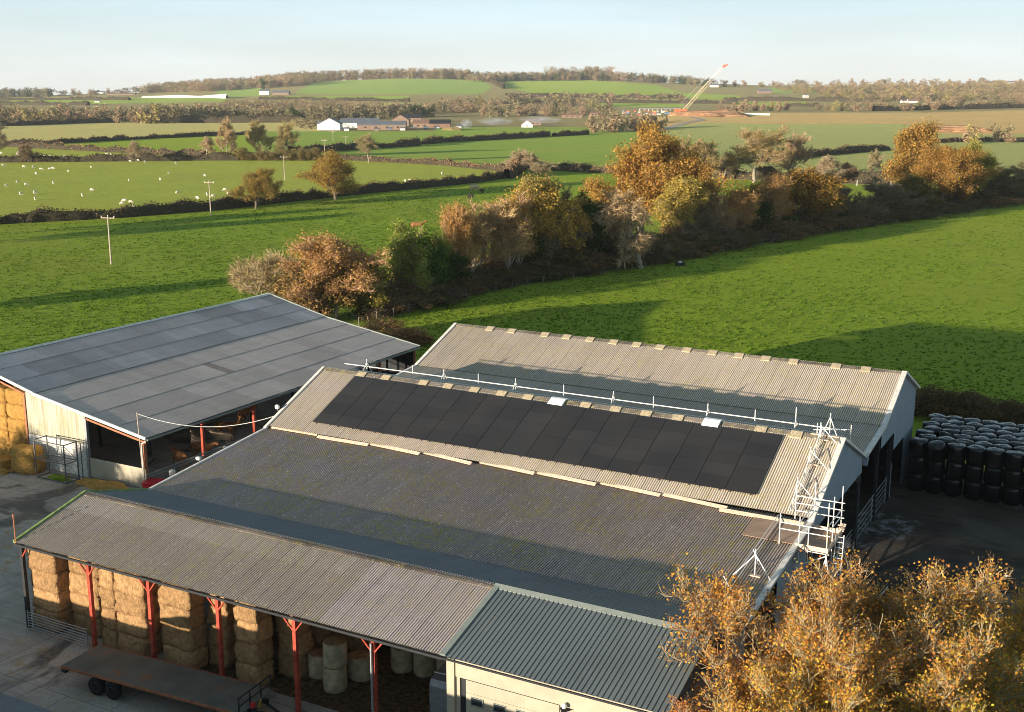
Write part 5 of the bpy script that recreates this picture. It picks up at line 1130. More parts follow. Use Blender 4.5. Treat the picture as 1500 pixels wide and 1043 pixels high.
hedge(HG1B[:2] + [(940, 257)], 3.2, 3, 'reddish brown hedge right of the pasture corner', m_hedge_brown, 18, .6); hedge([(985, 258), (1196, 267), (1330, 271)], 4.2, 4, 'brown hedge with pale posts behind the tree belt', m_hedge_brown, 16, .7)
hedge([(1405, 274), (1500, 276), (1600, 280)], 4, 4, 'low reddish hedge at the right edge beyond the belt', m_hedge_brown, 16, .7); 
hedge([(0, 238)] + [(302, 235), (350, 235)], 3.2, 3.5, 'dark hedge on the upper side of the sheep pasture', None, 10, .8); hedge([(430, 234), (500, 234), (560, 237), (650, 242), (727, 250), (745, 252)], 2.6, 3.5, 'russet hedge along the top of the pasture, right part', m_hedge_brown, 13, .7)
hedge([(-60, 213), (0, 214), (50, 217), (188, 224), (300, 230)], 3., 4, 'brown hedge between the narrow pasture and the green field', m_hedge_brown, 8, .9)
hedge([(-80, 213)] + HG4[1:], 2.7, 3.5, 'dark hedge under the stubble field at left', None, 8, 1.); hedge([(425, 226)] + HG5[3:5] + [(612, 213)], 3.6, 4, 'dark hedge below the distant farm, left part', None, 9, .9)
hedge([(620, 212), (647, 208.5), (720, 205), (804, 199.7)], 3.6, 4.5, 'thick dark hedge running right below the distant farm', None, 9, 1.); hedge([(812, 200), (860, 197)], 4, 5, 'short dark hedge before the brown clump of trees', None, 9, 1.)
hedge(HG7[1:4] + [(1300, 220)], 3.2, 4.5, 'dark hedge crossing the pale fields behind the belt', None, 8, 1.); hedge([(985, 250), (1037, 245)], 3, 4, 'short dark hedge beside the huge oak', None, 8, 1.)
hedge([(-150, 186), (0, 185), (110, 181), (170, 179.5)], 5, 6, 'dark hedge along the far side of the stubble field', None, 5, 1.4)
hedge([(240, 180), (360, 180), (470, 179.5)], 7, 6, 'dark base of the wood behind the stubble field', None, 4, 1.6)
hedge([(1360, 210), (1420, 207), (1500, 208), (1600, 209)], 3, 4, 'thin brown hedge below the soil field at right', m_hedge_brown, 6, 1.)
for a, b, h_, lab in ((( -60, 146.5), (190, 147), 6, 'dark hedge on the far left hillside'), ((-60, 153), (130, 154.5), 7, 'lower dark hedge on the far left hillside'), ((380, 147), (600, 149), 6, 'hedge below the hill field'), ((740, 142), (1000, 145), 8, 'far hedge across the green hillside'),
                   ((880, 151), (1080, 152), 7, 'dark far hedge behind the building site'), ((1060, 147), (1290, 149.5), 7, 'long dark hedge on the right hillside'), ((1150, 156), (1200, 156.5), 6, 'dark shaded hedge strip on the right hillside'), ((715, 118), (738, 130), 8, 'hedge dividing the two hill fields'), ((1280, 163), (1500, 158), 6, 'pale far hedge above the soil field')):
    hedge([a, ((a[0] + b[0]) / 2, (a[1] + b[1]) / 2), b], h_, 8, lab, None, 1.6, 2.6)
# ------------------------------------------------------------------ far trees
def far_mesh(name, seed, nq=420, sz=1.15, shape=(1, 1, 1), mat=None, lumps=7, twig=True):
    rg = np.random.default_rng(seed); c = rg.normal(size=(lumps, 3)) * [1.7, 1.7, 1.7] * np.array(shape) + [0, 0, 4.8]; r = rg.uniform(1.3, 2.6, lumps); k = rg.integers(0, lumps, nq)
    d = rg.normal(size=(nq, 3)); d /= np.linalg.norm(d, axis=1)[:, None]; C = c[k] + d * (r[k] * rg.uniform(.5, 1.05, nq))[:, None]; C[:, 2] = np.maximum(C[:, 2], rg.uniform(.2, 1.2, nq)); lo = rg.uniform(size=nq) < .22; C[lo, 2] = rg.uniform(.1, 3.2, lo.sum()); C[lo, :2] *= .7; v, f = leaf_quads(C, sz, rg)
    m = MB(); m.tube((0, 0, 0), (0, 0, 5), .28, .14, 4, False); m.tube((0, 0, 3), (1.3, .4, 6.5), .14, .05, 3, False); m.tube((0, 0, 3), (-1.2, -.6, 6.8), .14, .05, 3, False); tv = np.array(m.v); tf = np.array(m.f)
    V = np.concatenate([v, tv]); F = np.concatenate([f, tf + len(v)]); V[:, 2] *= 10 / max(V[:, 2].max(), 1); return V, F, np.array([0] * len(f) + [1] * len(tf))
m_far_a = leaf_mat('far_twig_olive', (.12, .105, .055), (.28, .23, .12), None, .15); m_far_b = leaf_mat('far_twig_russet', (.19, .13, .075), (.38, .27, .16), None, .15); m_far_c = leaf_mat('far_evergreen', (.02, .035, .012), (.05, .07, .02), None, .1)
m_far_d = leaf_mat('far_leaf_yellow', (.2, .16, .06), (.36, .29, .11), None, .15)
FV = {k: [far_mesh('far_tree', s + q, mat=None) for q in range(3)] for k, s in (('a', 100), ('b', 110), ('c', 120), ('d', 130))}
FMAT = {'a': m_far_a, 'b': m_far_b, 'c': m_far_c, 'd': m_far_d}
FMESH = {k: [mesh_np('far_tree', v, f, [FMAT[k], m_bark], mi) for v, f, mi in FV[k]] for k in FV}
WORD = {'a': 'olive brown', 'b': 'russet', 'c': 'dark evergreen', 'd': 'yellowish'}
FR = random.Random(4)
def ftree(k, x, yb, yt, w, label, group):
    P = G(x, yb); h = max(3, ht(P, yt)); o = link('far_tree', FR.choice(FMESH[k]), None, tuple(P), (0, 0, FR.uniform(0, 6))); ww = w * mpp(P) / 8.5; o.scale = (ww, ww, h / 10); tag(o, label, 'tree', group); return o
def frow(x0, x1, yb0, yb1, hpx, wpx, n, kinds, where, group, jit=2.):
    for i in range(n):
        t = (i + .5) / n; x = x0 + (x1 - x0) * t + FR.uniform(-.3, .3) * (x1 - x0) / n; y = yb0 + (yb1 - yb0) * t + FR.uniform(-jit, 0); k = FR.choice(kinds)
        ftree(k, x, y, y - hpx * FR.uniform(.75, 1.15), wpx * FR.uniform(.8, 1.25), '%s tree %s, %s from left' % (WORD[k], where, nth(i)), group)
frow(-40, 240, 182, 180, 25, 20, 26, 'bbabd', 'in the row behind the stubble field at left', 'far trees left of the wood'); frow(-40, 240, 179, 177, 24, 22, 18, 'aab', 'in the second row behind the stubble field', 'far trees left of the wood')
frow(235, 312, 181, 180, 27, 22, 11, 'aaab', 'in the dark clump above the stubble field', 'far trees of the dark clump'); ftree('d', 222, 181, 151, 34, 'big rounded olive tree at the start of the dark clump', 'far trees of the dark clump')
frow(320, 410, 179, 178, 23, 20, 12, 'aaba', 'in the clump left of the distant farm', 'far trees by the distant farm'); frow(400, 480, 178, 178, 22, 18, 10, 'aac', 'between clump and distant farm', 'far trees by the distant farm')
frow(480, 640, 176, 172, 20, 20, 16, 'aaabc', 'behind the distant farm', 'far trees behind the farm'); frow(440, 600, 168, 163, 14, 16, 13, 'bab', 'in the scrub above the distant farm', 'far trees above the farm')
frow(590, 700, 166, 165, 16, 18, 8, 'bab', 'in the thicket right of the farm', 'far trees right of the farm'); frow(640, 900, 158, 157, 18, 20, 18, 'baabd', 'scattered below the green hill', 'far trees below the hill')
frow(700, 900, 172, 170, 17, 17, 15, 'baab', 'among the houses right of the farm', 'far trees among the houses'); frow(800, 1010, 150, 150, 14, 15, 12, 'ba', 'on the slope behind the crane', 'far trees behind the crane')
frow(866, 975, 196, 190, 24, 24, 9, 'baba', 'in the brown clump left of the huge oak', 'far trees of the brown clump'); frow(880, 960, 186, 182, 20, 22, 6, 'bb', 'at the back of the brown clump', 'far trees of the brown clump')
frow(1050, 1155, 164, 163, 15, 15, 10, 'bbd', 'in the hedge line right of the crane', 'far trees right of the crane'); frow(1190, 1375, 163, 162, 15, 17, 15, 'bbad', 'in the tan row above the soil field', 'far trees above the soil field')
frow(1370, 1520, 158, 155, 16, 20, 9, 'bab', 'at the right end above the soil field', 'far trees above the soil field'); frow(1200, 1500, 148, 143, 15, 20, 20, 'bbad', 'on the lower right hillside', 'far trees on the right hillside'); frow(1190, 1500, 137, 133, 13, 18, 20, 'baba', 'on the upper right hillside', 'far trees on the right hillside')
frow(1050, 1500, 128, 125, 10, 13, 26, 'bbad', 'on the right skyline', 'skyline trees at right'); frow(85, 215, 141, 138, 10, 13, 10, 'ab', 'on the left skyline', 'skyline trees at left')
ftree('b', 1420, 209, 184, 28, 'yellowish round tree by the soil field corner', 'trees by the soil field'); ftree('d', 1424, 210, 182, 26, 'yellowish tree at the near edge of the soil field', 'trees by the soil field'); ftree('a', 1462, 207, 180, 34, 'dark rounded tree at the soil field corner', 'trees by the soil field'); ftree('b', 1478, 209, 196, 22, 'brown bush right of the dark rounded tree', 'trees by the soil field')
ftree('c', 386, 131, 113, 13, 'dark conifer beside the wood on the left hill', 'far evergreens'); ftree('c', 815, 166, 148, 12, 'dark conifer among the houses', 'far evergreens')
def wood(poly, n, h, w, kinds, label):
    xs = [p[0] for p in poly]; ys = [p[1] for p in poly]; V, F, M_ = [], [], []; b = 0; c = 0
    while c < n:
        x, y = FR.uniform(min(xs), max(xs)), FR.uniform(min(ys), max(ys))
        if not inpoly(np.array([x]), np.array([y]), poly)[0]: continue
        c += 1; P = G(x, y); k = FR.choice(kinds); v, f, m = FR.choice(FV[k]); f = f[:190]; a = FR.uniform(0, 6); q = v[:760] * [w * FR.uniform(.7, 1.2) / 8.5, w / 8.5, h * FR.uniform(.75, 1.15) / 10]
        q = np.stack([q[:, 0] * math.cos(a) - q[:, 1] * math.sin(a), q[:, 0] * math.sin(a) + q[:, 1] * math.cos(a), q[:, 2]], 1) + P; V.append(q); F.append(f + b); M_.append(np.full(len(f), kinds.index(k))); b += len(q)
    o = link('far_wood', mesh_np('far_wood', np.concatenate(V), np.concatenate(F), [FMAT[k] for k in kinds], np.concatenate(M_))); tag(o, label, 'wood', None, 'stuff')
wood([(205, 138), (330, 133), (400, 130), (470, 122), (430, 119), (330, 121), (215, 133)], 330, 24, 24, 'ba', 'dark brown wood on the left hill')
wood([(400, 120), (470, 118), (560, 115), (690, 117), (690, 113), (560, 112), (450, 115)], 260, 26, 24, 'ba', 'brown wood crowning the middle hill'); wood([(690, 120), (780, 119), (900, 119), (1000, 124), (1060, 129), (1000, 121), (900, 115), (780, 114), (690, 116)], 300, 22, 22, 'bac', 'long wood along the hill behind the crane')
wood([(800, 117), (900, 117), (890, 113), (810, 113)], 60, 34, 26, 'ba', 'tall beech clump on the hill top'); wood([(-60, 143), (75, 142.5), (75, 140), (-60, 140)], 90, 22, 22, 'ac', 'dark wood on the far left skyline')
wood([(1180, 140), (1520, 136), (1520, 127), (1300, 128), (1130, 131)], 240, 17, 22, 'bbad', 'tan wooded slope at right'); wood([(1230, 150), (1510, 146), (1510, 139), (1290, 141)], 170, 14, 20, 'bad', 'lower wooded slope at right')
wood([(590, 170), (720, 165), (860, 166), (860, 156), (690, 154), (560, 160)], 120, 9, 14, 'ab', 'scrub behind the distant houses'); wood([(300, 160), (460, 162), (560, 158), (460, 152), (320, 154)], 120, 10, 15, 'ba', 'scrub strip above the distant farm'); wood([(440, 190), (470, 190), (470, 182), (430, 182)], 14, 8, 10, 'a', 'bushes left of the white barn')

# ------------------------------------------------------------------ poles, fence, animals in the fields
def pole(px, yb, yt, lab):
    P = G(px, yb); h = ht(P, yt); t = wthing('power_pole', lab, 'pole', tuple(P), R(-12), 'wooden power poles crossing the fields')
    MB().tube((0, 0, 0), (0, 0, h), .17, .12, 8).build('pole', m_pole, t); MB().box(-1.35, 1.35, -.07, .07, h - .35, h - .2).build('crossarm', m_pole, t)
    for x in (-1.25, 0, 1.25): MB().lathe([(.05, 0), (.11, .05), (.07, .12), (.11, .2), (.04, .3)], (x, 0, h - .2 if x else h - .02), 8).build('insulator', m_hut_white, t)
    return P + [0, 0, h]
tops = [pole(163, 387, 317, 'nearest wooden power pole with a crossarm, in the green field'), pole(309, 316, 266, 'second power pole standing by the long dark hedge'), pole(417, 264, 229, 'third power pole inside the sheep pasture'), pole(476, 236, 205, 'fourth power pole by the hedge beyond the pasture'), pole(488, 208, 192, 'fifth tiny power pole before the distant farm'), pole(507, 214, 200, 'sixth tiny power pole right of the fifth')]
for i in range(4):
    for s in (-1.2, 1.2):
        a, b = Vector(tops[i]), Vector(tops[i + 1]); d = Vector((math.cos(R(-12)), math.sin(R(-12)), 0)) * s; m = MB(); pts = [a.lerp(b, k / 12) + d - Vector((0, 0, 1.6 * (k / 12) * (1 - k / 12) * 4 * .5)) for k in range(13)]
        for p, q in zip(pts[:-1], pts[1:]): m.tube(p, q, .011, n=3, cap=False)
        o = m.build('power_line', m_dark); tag(o, '%s thin power line between the %s and %s poles' % ('left' if s < 0 else 'right', ords[i], ords[i + 1]), 'power line')
FP, FL = resample([G(x, y) for x, y in FENCE[:-1]], 3.6); fn = wthing('post_and_wire_fence', 'long post and wire fence along the near foot of the tree belt', 'fence', tuple(FP[0]))
pm_ = MB().tube((0, 0, 0), (0, 0, 1.35), .075, .065, 6).mesh('post', m_fence)
for i, p in enumerate(FP):
    o = link('post', pm_, fn, tuple(p - FP[0]), (random.uniform(-.05, .05), random.uniform(-.05, .05), 0)); o.scale = (1, 1, random.uniform(.85, 1.12))
for z in (.35, .75, 1.15):
    m = MB()
    for a, b in zip(FP[:-1], FP[1:]): m.tube(a - FP[0] + [0, 0, z], b - FP[0] + [0, 0, z], .008, n=3, cap=False)
    m.build('wire', m_galv, fn)
FP2, _ = resample([G(x, y) for x, y in ((1185, 270), (1230, 272), (1290, 273), (1330, 274))], 4.5); fn2 = wthing('pale_post_fence', 'row of pale sunlit fence posts behind the belt', 'fence', tuple(FP2[0]))
pm2 = MB().tube((0, 0, 0), (0, 0, 1.9), .14, .12, 5).mesh('post', m_barge)
for p in FP2: link('post', pm2, fn2, tuple(p - FP2[0]))
wt_ = wthing('water_trough', 'small dark trough with a white float box by the belt fence', 'trough', tuple(G(996, 389)))
MB().prism([(-.3, 0), (.3, 0), (.4, .55), (-.4, .55)], -.9, .9, 'x').build('tub', m_dark, wt_); MB().box(-.3, .3, -.3, .3, .55, .8).build('float_box', m_hut_white, wt_)
sheep_g = beast('sheep', m_wool, .68, True, 0, 1.25)
z1 = lambda x, y: (x / 2.98, 80 + y / 2.98); z2 = lambda x, y: (450 + x / 2.98, 80 + y / 2.98)
SH = [z1(*p) for p in [(15, 484), (103, 489), (147, 490), (157, 520), (180, 501), (218, 499), (230, 497), (298, 510), (398, 492), (78, 558), (28, 572), (114, 569), (233, 562), (93, 609), (153, 604), (154, 632), (402, 592), (360, 616), (562, 550), (737, 518), (700, 546), (776, 603), (545, 640), (570, 645), (535, 652), (581, 663), (567, 465), (602, 462), (633, 468), (768, 474), (895, 529), (861, 628), (905, 612), (932, 620), (984, 592), (998, 609), (1337, 531)]] + \
     [z2(*p) for p in [(428, 552), (446, 551), (592, 520), (582, 553), (630, 548), (352, 589)]]
SH.sort()
for i, (x, y) in enumerate(SH):
    P = G(x, y + 1.2); o = link('sheep', sheep_g, None, tuple(P), (0, 0, FR.uniform(0, 6.28))); o.scale = (FR.uniform(.8, 1.0),) * 3; tag(o, 'white sheep grazing in the wide pasture, %s sheep from the left' % nth(i), 'sheep', 'sheep in the wide pasture')
SS = sorted([z1(*p) for p in [(5, 432), (80, 436), (87, 440), (83, 430), (107, 450), (194, 446), (218, 440), (282, 449), (462, 437), (474, 436), (486, 437)]])
for i, (x, y) in enumerate(SS):
    P = G(x, y + .6); o = link('sheep', sheep_g, None, tuple(P), (0, 0, FR.uniform(0, 6.28))); o.scale = (1.1,) * 3; tag(o, 'far sheep in the narrow pasture between two hedges, %s from the left' % nth(i), 'sheep', 'sheep in the narrow pasture')
for px, py, me, s, r, lab in ((694, 279, cow_p, 1.5, .3, 'cream cow grazing against the hedge in the near left field'), (705, 283, cow_b, 1.2, 1.2, 'dark cow half hidden beside the cream cow'), (690, 291, cow_b, 1.25, 2.2, 'black cow nearest the viewer of the three at the hedge'), (610, 337, cow_t, 1.5, .1, 'brown cow behind the yellow green tree tops')):
    P = G(px, py + 1); o = link('cow', me, None, tuple(P), (0, 0, r)); o.scale = (s,) * 3; tag(o, lab, 'cow', 'cows in the near left field')
# ------------------------------------------------------------------ far buildings
def house(px, yb, wpx, wall_px, roof_px, label, wall=None, roof=None, depth=9., rot=0., gable=False, win=2, cat='house', name='house'):
    P = G(px, yb); s = mpp(P); w = wpx * s; hw = wall_px * s; hr = roof_px * s; t = wthing(name, label, cat, tuple(P), rot); wall = wall or m_hut_white; roof = roof or m_hut_roof; d = depth
    if gable:
        MB().prism([(-w / 2, 0), (w / 2, 0), (w / 2, hw), (0, hw + hr), (-w / 2, hw)], -d / 2, d / 2, 'y').build('wall', wall, t)
        MB().prism([(-w / 2 - .5, hw - .1), (0, hw + hr + .1), (w / 2 + .5, hw - .1), (w / 2 + .5, hw + .2), (0, hw + hr + .45), (-w / 2 - .5, hw + .2)], -d / 2 - .2, d / 2 + .3, 'y').build('roof', roof, t)
    else:
        MB().prism([(-d / 2, 0), (d / 2, 0), (d / 2, hw), (0, hw + hr), (-d / 2, hw)], -w / 2, w / 2, 'x').build('wall', wall, t)
        MB().prism([(-d / 2 - .5, hw - .1), (0, hw + hr + .1), (d / 2 + .5, hw - .1), (d / 2 + .5, hw + .2), (0, hw + hr + .45), (-d / 2 - .5, hw + .2)], -w / 2 - .3, w / 2 + .3, 'x').build('roof', roof, t)
    for i in range(win):
        x = (i + .5 - win / 2) * w / (win + .5); MB().box(x - .8, x + .8, -d / 2 - .06, -d / 2 + .02, hw * .35, hw * .7).build('window', m_glass, t)
    return t
house(485, 190.5, 30, 9, 8, 'white gabled barn at the left of the distant farm', depth=16, gable=True, win=0, cat='barn', name='barn'); house(472, 190, 12, 8, 4, 'small white lean-to left of the white gabled barn', win=1)
house(528, 187, 56, 7, 6, 'long blue grey roofed shed right of the white gabled barn', m_hut_white, m_hut_roof, 20, .05, win=0, cat='barn', name='barn'); house(560, 190, 70, 7, 5, 'wide open fronted grey shed in front of the farm', m_hut_brick, m_hut_roof, 16, .03, win=4, cat='barn', name='barn')
house(588, 184, 24, 8, 7, 'tan gabled barn in the middle of the farm', m_hut_brick, m_hut_tile, 18, gable=True, win=1, cat='barn', name='barn'); house(618, 187, 24, 6, 5, 'brown roofed shed right of the tan barn', m_hut_brick, m_hut_tile, 12, win=2, cat='barn', name='barn'); house(645, 187, 30, 6, 5, 'dark long shed at the right end of the farm', m_hut_tile, m_dark, 14, win=0, cat='barn', name='barn')
house(605, 179, 26, 6, 5, 'dark roofed shed at the back of the farm', m_hut_brick, m_dark, 14, win=0, cat='barn', name='barn'); house(672, 190, 8, 5, 2, 'tiny white hut at the foot of the smoke', win=0)
for i, (x, y) in enumerate([(508, 191.5), (552, 192), (571, 191), (590, 191), (606, 190.5), (624, 190), (640, 189)]): house(x, y, 7, 3, 1, 'small pale machine shed in the farm yard, %s from the left' % ords[i], [m_hut_white, m_hut_brick, m_hut_roof][i % 3], m_hut_roof, 4, win=0, cat='shed', name='small_shed')
house(772, 186.5, 16, 4, 6, 'white gabled cottage with a brown roof among the trees', depth=12, gable=True, win=1, roof=m_hut_tile); house(784, 183, 16, 4, 4, 'brown roofed house just behind the gabled cottage', m_hut_brick, m_hut_tile, 8); house(838, 173, 28, 4, 2, 'long low orange brick building among far trees', m_hut_brick, m_hut_tile, 8, win=3); house(870, 170, 12, 4, 2, 'low brick house right of the long low building', m_hut_brick, m_hut_tile, 8)
house(388, 139, 14, 5, 2.5, 'white block farm building under the left hill wood', depth=14, win=1, cat='barn', name='barn'); house(412, 139.5, 24, 3.5, 3, 'long dark barn right of the white block building', m_hut_brick, m_hut_roof, 16, win=0, cat='barn', name='barn')
house(1336, 151, 14, 3, 2.5, 'white house with a brown roof on the right hillside', roof=m_hut_tile); house(1324, 151, 8, 3, 2, 'small white house left of the brown roofed one', roof=m_hut_tile); house(1120, 137, 20, 3, 3, 'grey barn on the slope right of the crane', m_hut_brick, m_hut_roof, 14, win=0, cat='barn', name='barn'); house(1180, 143, 7, 3, 1.5, 'tiny white cottage on the right slope'); house(1046, 128, 12, 3, 2, 'white house on the skyline behind the crane tip')
for i, x in enumerate((1395, 1422, 1445, 1462, 1482, 1496)): house(x, 124.5 - i * .3, 10 + i % 3 * 3, 3, 2, 'pale skyline house at far right, %s from the left' % ords[i], m_hut_white if i % 2 == 0 else m_hut_brick, m_hut_tile if i % 2 else m_hut_roof, win=1)
house(150, 137.5, 6, 2.5, 1.5, 'tiny white house on the left skyline'); house(178, 139, 40, 1.5, 1, 'long reddish low building on the left horizon', m_hut_brick, m_hut_tile, 10, win=0); house(143, 150, 8, 1.5, .8, 'tiny white shed on the left hillside field', win=0)
house(55, 152, 3, 1, .5, 'white speck of a shed at far left', win=0)
# white covered earthwork on the left hill
P0, P1 = G(206, 143), G(330, 144.5); eb = wthing('earthwork', 'long white covered bank under the left hill wood', 'embankment', tuple(P0)); d = P1 - P0
m = MB(); k = mpp(P0)
for (a, b, h0, h1) in ((0, .45, 2, 4), (.45, .7, 4, 3), (.7, 1., 3, 6)):
    p, q = d * a, d * b; m.quad(tuple(p), tuple(q), tuple(q + [0, 14, h1 * k]), tuple(p + [0, 14, h0 * k])); m.quad(tuple(q + [0, 14, h1 * k]), tuple(p + [0, 14, h0 * k]), tuple(p + [0, 30, 0]), tuple(q + [0, 30, 0]))
m.build('cover_sheet', m_hut_white, eb)
# crane and building site
P = G(1000, 166.5); k = mpp(P); cr = wthing('crawler_crane', 'tall lattice crawler crane with a long raked boom and red tip', 'crane', tuple(P)); m_boom = simple('cream_boom_paint', (.72, .62, .38), .5); m_tip = simple('orange_red_paint', (.75, .18, .08), .5)
B0 = Vector((0, 0, 2.5)); B1 = Vector((59 * k, 0, ht(P, 95))); dd = (B1 - B0).normalized(); side = Vector((0, 1, 0)); nn = dd.cross(side)
def lattice(a, b, w, mat, name, nseg, r=.25, w2=None):
    m = MB(); w2 = w2 or w; pa = lambda t: a.lerp(b, t); ww = lambda t: w + (w2 - w) * t
    cs = [(1, 1), (1, -1), (-1, -1), (-1, 1)]; q = lambda t, c: pa(t) + (nn * c[0] + side * c[1]) * ww(t) / 2
    for c in cs: m.tube(q(0, c), q(1, c), r, n=4)
    for i in range(nseg):
        t0, t1 = i / nseg, (i + 1) / nseg
        for j in range(4): m.tube(q(t0, cs[j]), q(t1, cs[(j + 1) % 4]), r * .55, n=3, cap=False); 
    return m.build(name, mat, cr)
lattice(B0, B0.lerp(B1, .62), 2.8, m_boom, 'boom', 18, .2); lattice(B0.lerp(B1, .62), B0.lerp(B1, .94), 2.2, m_hut_white, 'jib', 10, .14); lattice(B0.lerp(B1, .95), B1, 1.8, m_tip, 'boom_tip', 2, .3); MB().bar(B1 + Vector((-1, 0, -2)), B1 + Vector((3, 0, .5)), 1.6).build('boom_head', m_tip, cr)
M1 = B0 + Vector((26 * k, 0, 45 * k)); MB().tube(B0 + Vector((-5, 0, 6)), B0.lerp(B1, .7) + Vector((-4, 0, 4)), .1, n=4).build('backstay', m_hut_white, cr)
MB().tube(B0 + Vector((-4, 0, 3)), B0.lerp(B1, .93), .06, n=4).build('pendant_line', m_hut_white, cr)
MB().prism([(-7, 2), (4, 2), (5, 4), (3.5, 5.5), (-6, 5.2)], -2, 2, 'y').build('cab', m_tip, cr)
for y in (-3, 3): MB().prism([(-4.5, .3), (-4, 0), (4, 0), (4.5, .3), (4.5, 1.2), (4, 1.6), (-4, 1.6), (-4.5, 1.2)], y - .6, y + .6, 'y').build('crawler_track', m_dark, cr)
MB().box(-9.5, -7, -2, 2, 2, 5.5).build('counterweight', m_tip, cr)
SITEM = [m_hut_white, simple('site_red', (.6, .12, .06)), m_hut_roof, simple('site_orange', (.7, .3, .08)), simple('site_blue', (.15, .3, .5)), m_barge]
for i in range(46):
    x = 912 + FR.uniform(0, 125); y = 168.5 - abs(x - 965) * .01 + FR.uniform(-5, 1.5); P = G(x, y); k = mpp(P); t = wthing('site_cabin', 'small site cabin or container near the crane, %s of the cluster' % nth(i), 'cabin', tuple(P), FR.uniform(-.4, .4), 'cabins and containers of the building site'); w = FR.uniform(2.5, 6) * k; h = FR.uniform(1.2, 2.6) * k; mt = FR.choice(SITEM)
    MB().box(-w / 2, w / 2, -1.5, 1.5, 0, h).build('cabin_wall', mt, t); MB().box(-w / 2 - .15, w / 2 + .15, -1.65, 1.65, h, h + .25).build('cabin_roof', m_hut_roof, t)
labs = sorted([o for o in S.objects if o.name.startswith('site_cabin')], key=lambda o: o.location.x / o.location.y)
for i, o in enumerate(labs): o['label'] = 'small site cabin or container near the crane, %s from the left' % nth(i)
P = G(965, 163); fr = wthing('bridge_deck', 'long pale steel frame of a bridge deck behind the crane', 'structure', tuple(P)); k = mpp(P); MB().box(-28 * k, 30 * k, -3, 3, 3.4 * k, 4.4 * k).build('deck_beam', m_galv, fr)
for i in range(10): MB().box((-28 + i * 6.3) * k, (-27.3 + i * 6.3) * k, -1, 1, 0, 3.4 * k).build('pier', m_barge, fr)
o = heap('spoil_heap', *toUV(*G(1040, 170)[:2]), 42, 20, 6.5, m_soil_heap, 'broad brown spoil heap right of the crane', 'soil heap', 6); S.objects['spoil_heap'].location.z = G(1040, 170)[2] - .5
heap('soil_mound', *toUV(*G(1385, 192)[:2]), 34, 14, 5, m_soil_heap, 'brown soil mound at the edge of the bare field', 'soil heap', 9); S.objects['soil_mound'].location.z = G(1385, 192)[2] - .5
P0, P1 = G(1068, 168), G(1128, 169); m_tarp = simple('pale_green_tarp', (.45, .68, .58)); o = MB().bar((0, 0, .8), tuple(P1 - P0 + [0, 0, .8]), .4, 2.2).build('green_barrier', m_tarp, None, tuple(P0)); tag(o, 'pale green barrier fence on the bare soil field', 'barrier')
P0, P1 = G(1330, 203), G(1405, 206); m_road = simple('pale_track', (.45, .43, .42)); o = MB().bar((0, 0, .04), tuple(P1 - P0 + [0, 0, .04]), 9, .1).build('farm_track', m_road, None, tuple(P0)); tag(o, kind='structure')
track = [G(x, y) for x, y in [(962, 192), (985, 186), (1005, 180), (1030, 176), (1010, 171)]]; Q, _ = resample(track, 12); m = MB()
for a, b in zip(Q[:-1], Q[1:]): m.bar((a[0], a[1], a[2] + .1), (b[0], b[1], b[2] + .1), 8, .1)
tag(m.build('haul_road', simple('pale_haul_road', (.52, .38, .28))), kind='structure')
# smouldering bonfire and its drifting smoke
P = G(680, 191); heap('bonfire_heap', *toUV(P[0] - 10, P[1]), 10, 5, 3, m_brush, 'brown rubbish heap smouldering beside the farm', 'heap', 12)
sm = bpy.data.materials.new('thin_smoke'); sm.use_nodes = True; n_ = sm.node_tree.nodes; l_ = sm.node_tree.links; n_.clear(); ov_ = n_.new('ShaderNodeOutputMaterial'); pv = n_.new('ShaderNodeVolumePrincipled'); tc = n_.new('ShaderNodeTexCoord'); mp_ = n_.new('ShaderNodeMapping'); nz = n_.new('ShaderNodeTexNoise'); gr = n_.new('ShaderNodeTexGradient'); gr.gradient_type = 'SPHERICAL'; mm = n_.new('ShaderNodeMath'); mm.operation = 'MULTIPLY'; mr_ = n_.new('ShaderNodeMapRange'); m3 = n_.new('ShaderNodeMath'); m3.operation = 'MULTIPLY'; m3.inputs[1].default_value = .5
nz.inputs['Scale'].default_value = 2.2; nz.inputs['Detail'].default_value = 4; nz.inputs['Distortion'].default_value = .8; mr_.inputs[1].default_value = .42; mr_.inputs[2].default_value = .75; l_.new(tc.outputs['Object'], nz.inputs['Vector']); l_.new(tc.outputs['Object'], gr.inputs['Vector']); l_.new(nz.outputs[0], mr_.inputs[0]); l_.new(mr_.outputs[0], mm.inputs[0]); l_.new(gr.outputs[0], mm.inputs[1]); l_.new(mm.outputs[0], m3.inputs[0]); l_.new(m3.outputs[0], pv.inputs['Density']); pv.inputs['Color'].default_value = (.85, .88, .95, 1); l_.new(pv.outputs[0], ov_.inputs['Volume'])
for i, (x, y, sx, sz, nm) in enumerate(((683, 183, 10, 8, 'dense'), (725, 178, 30, 6, 'thin'), (790, 176, 36, 6, 'faint'))):
    P = G(680, 191); k = mpp(P); bm = bmesh.new(); bmesh.ops.create_icosphere(bm, subdivisions=3, radius=1); me = bpy.data.meshes.new('smoke'); bm.to_mesh(me); bm.free(); me.materials.append(sm)
    o = link('smoke', me, None, (P[0] + (x - 680) * k, P[1] + 4, max(1.5 + sz * k * .9, (191 - y) * k))); o.scale = (sx * k, 7, sz * k); tag(o, '%s pale smoke drifting from the bonfire' % nm, 'smoke', None, 'stuff')
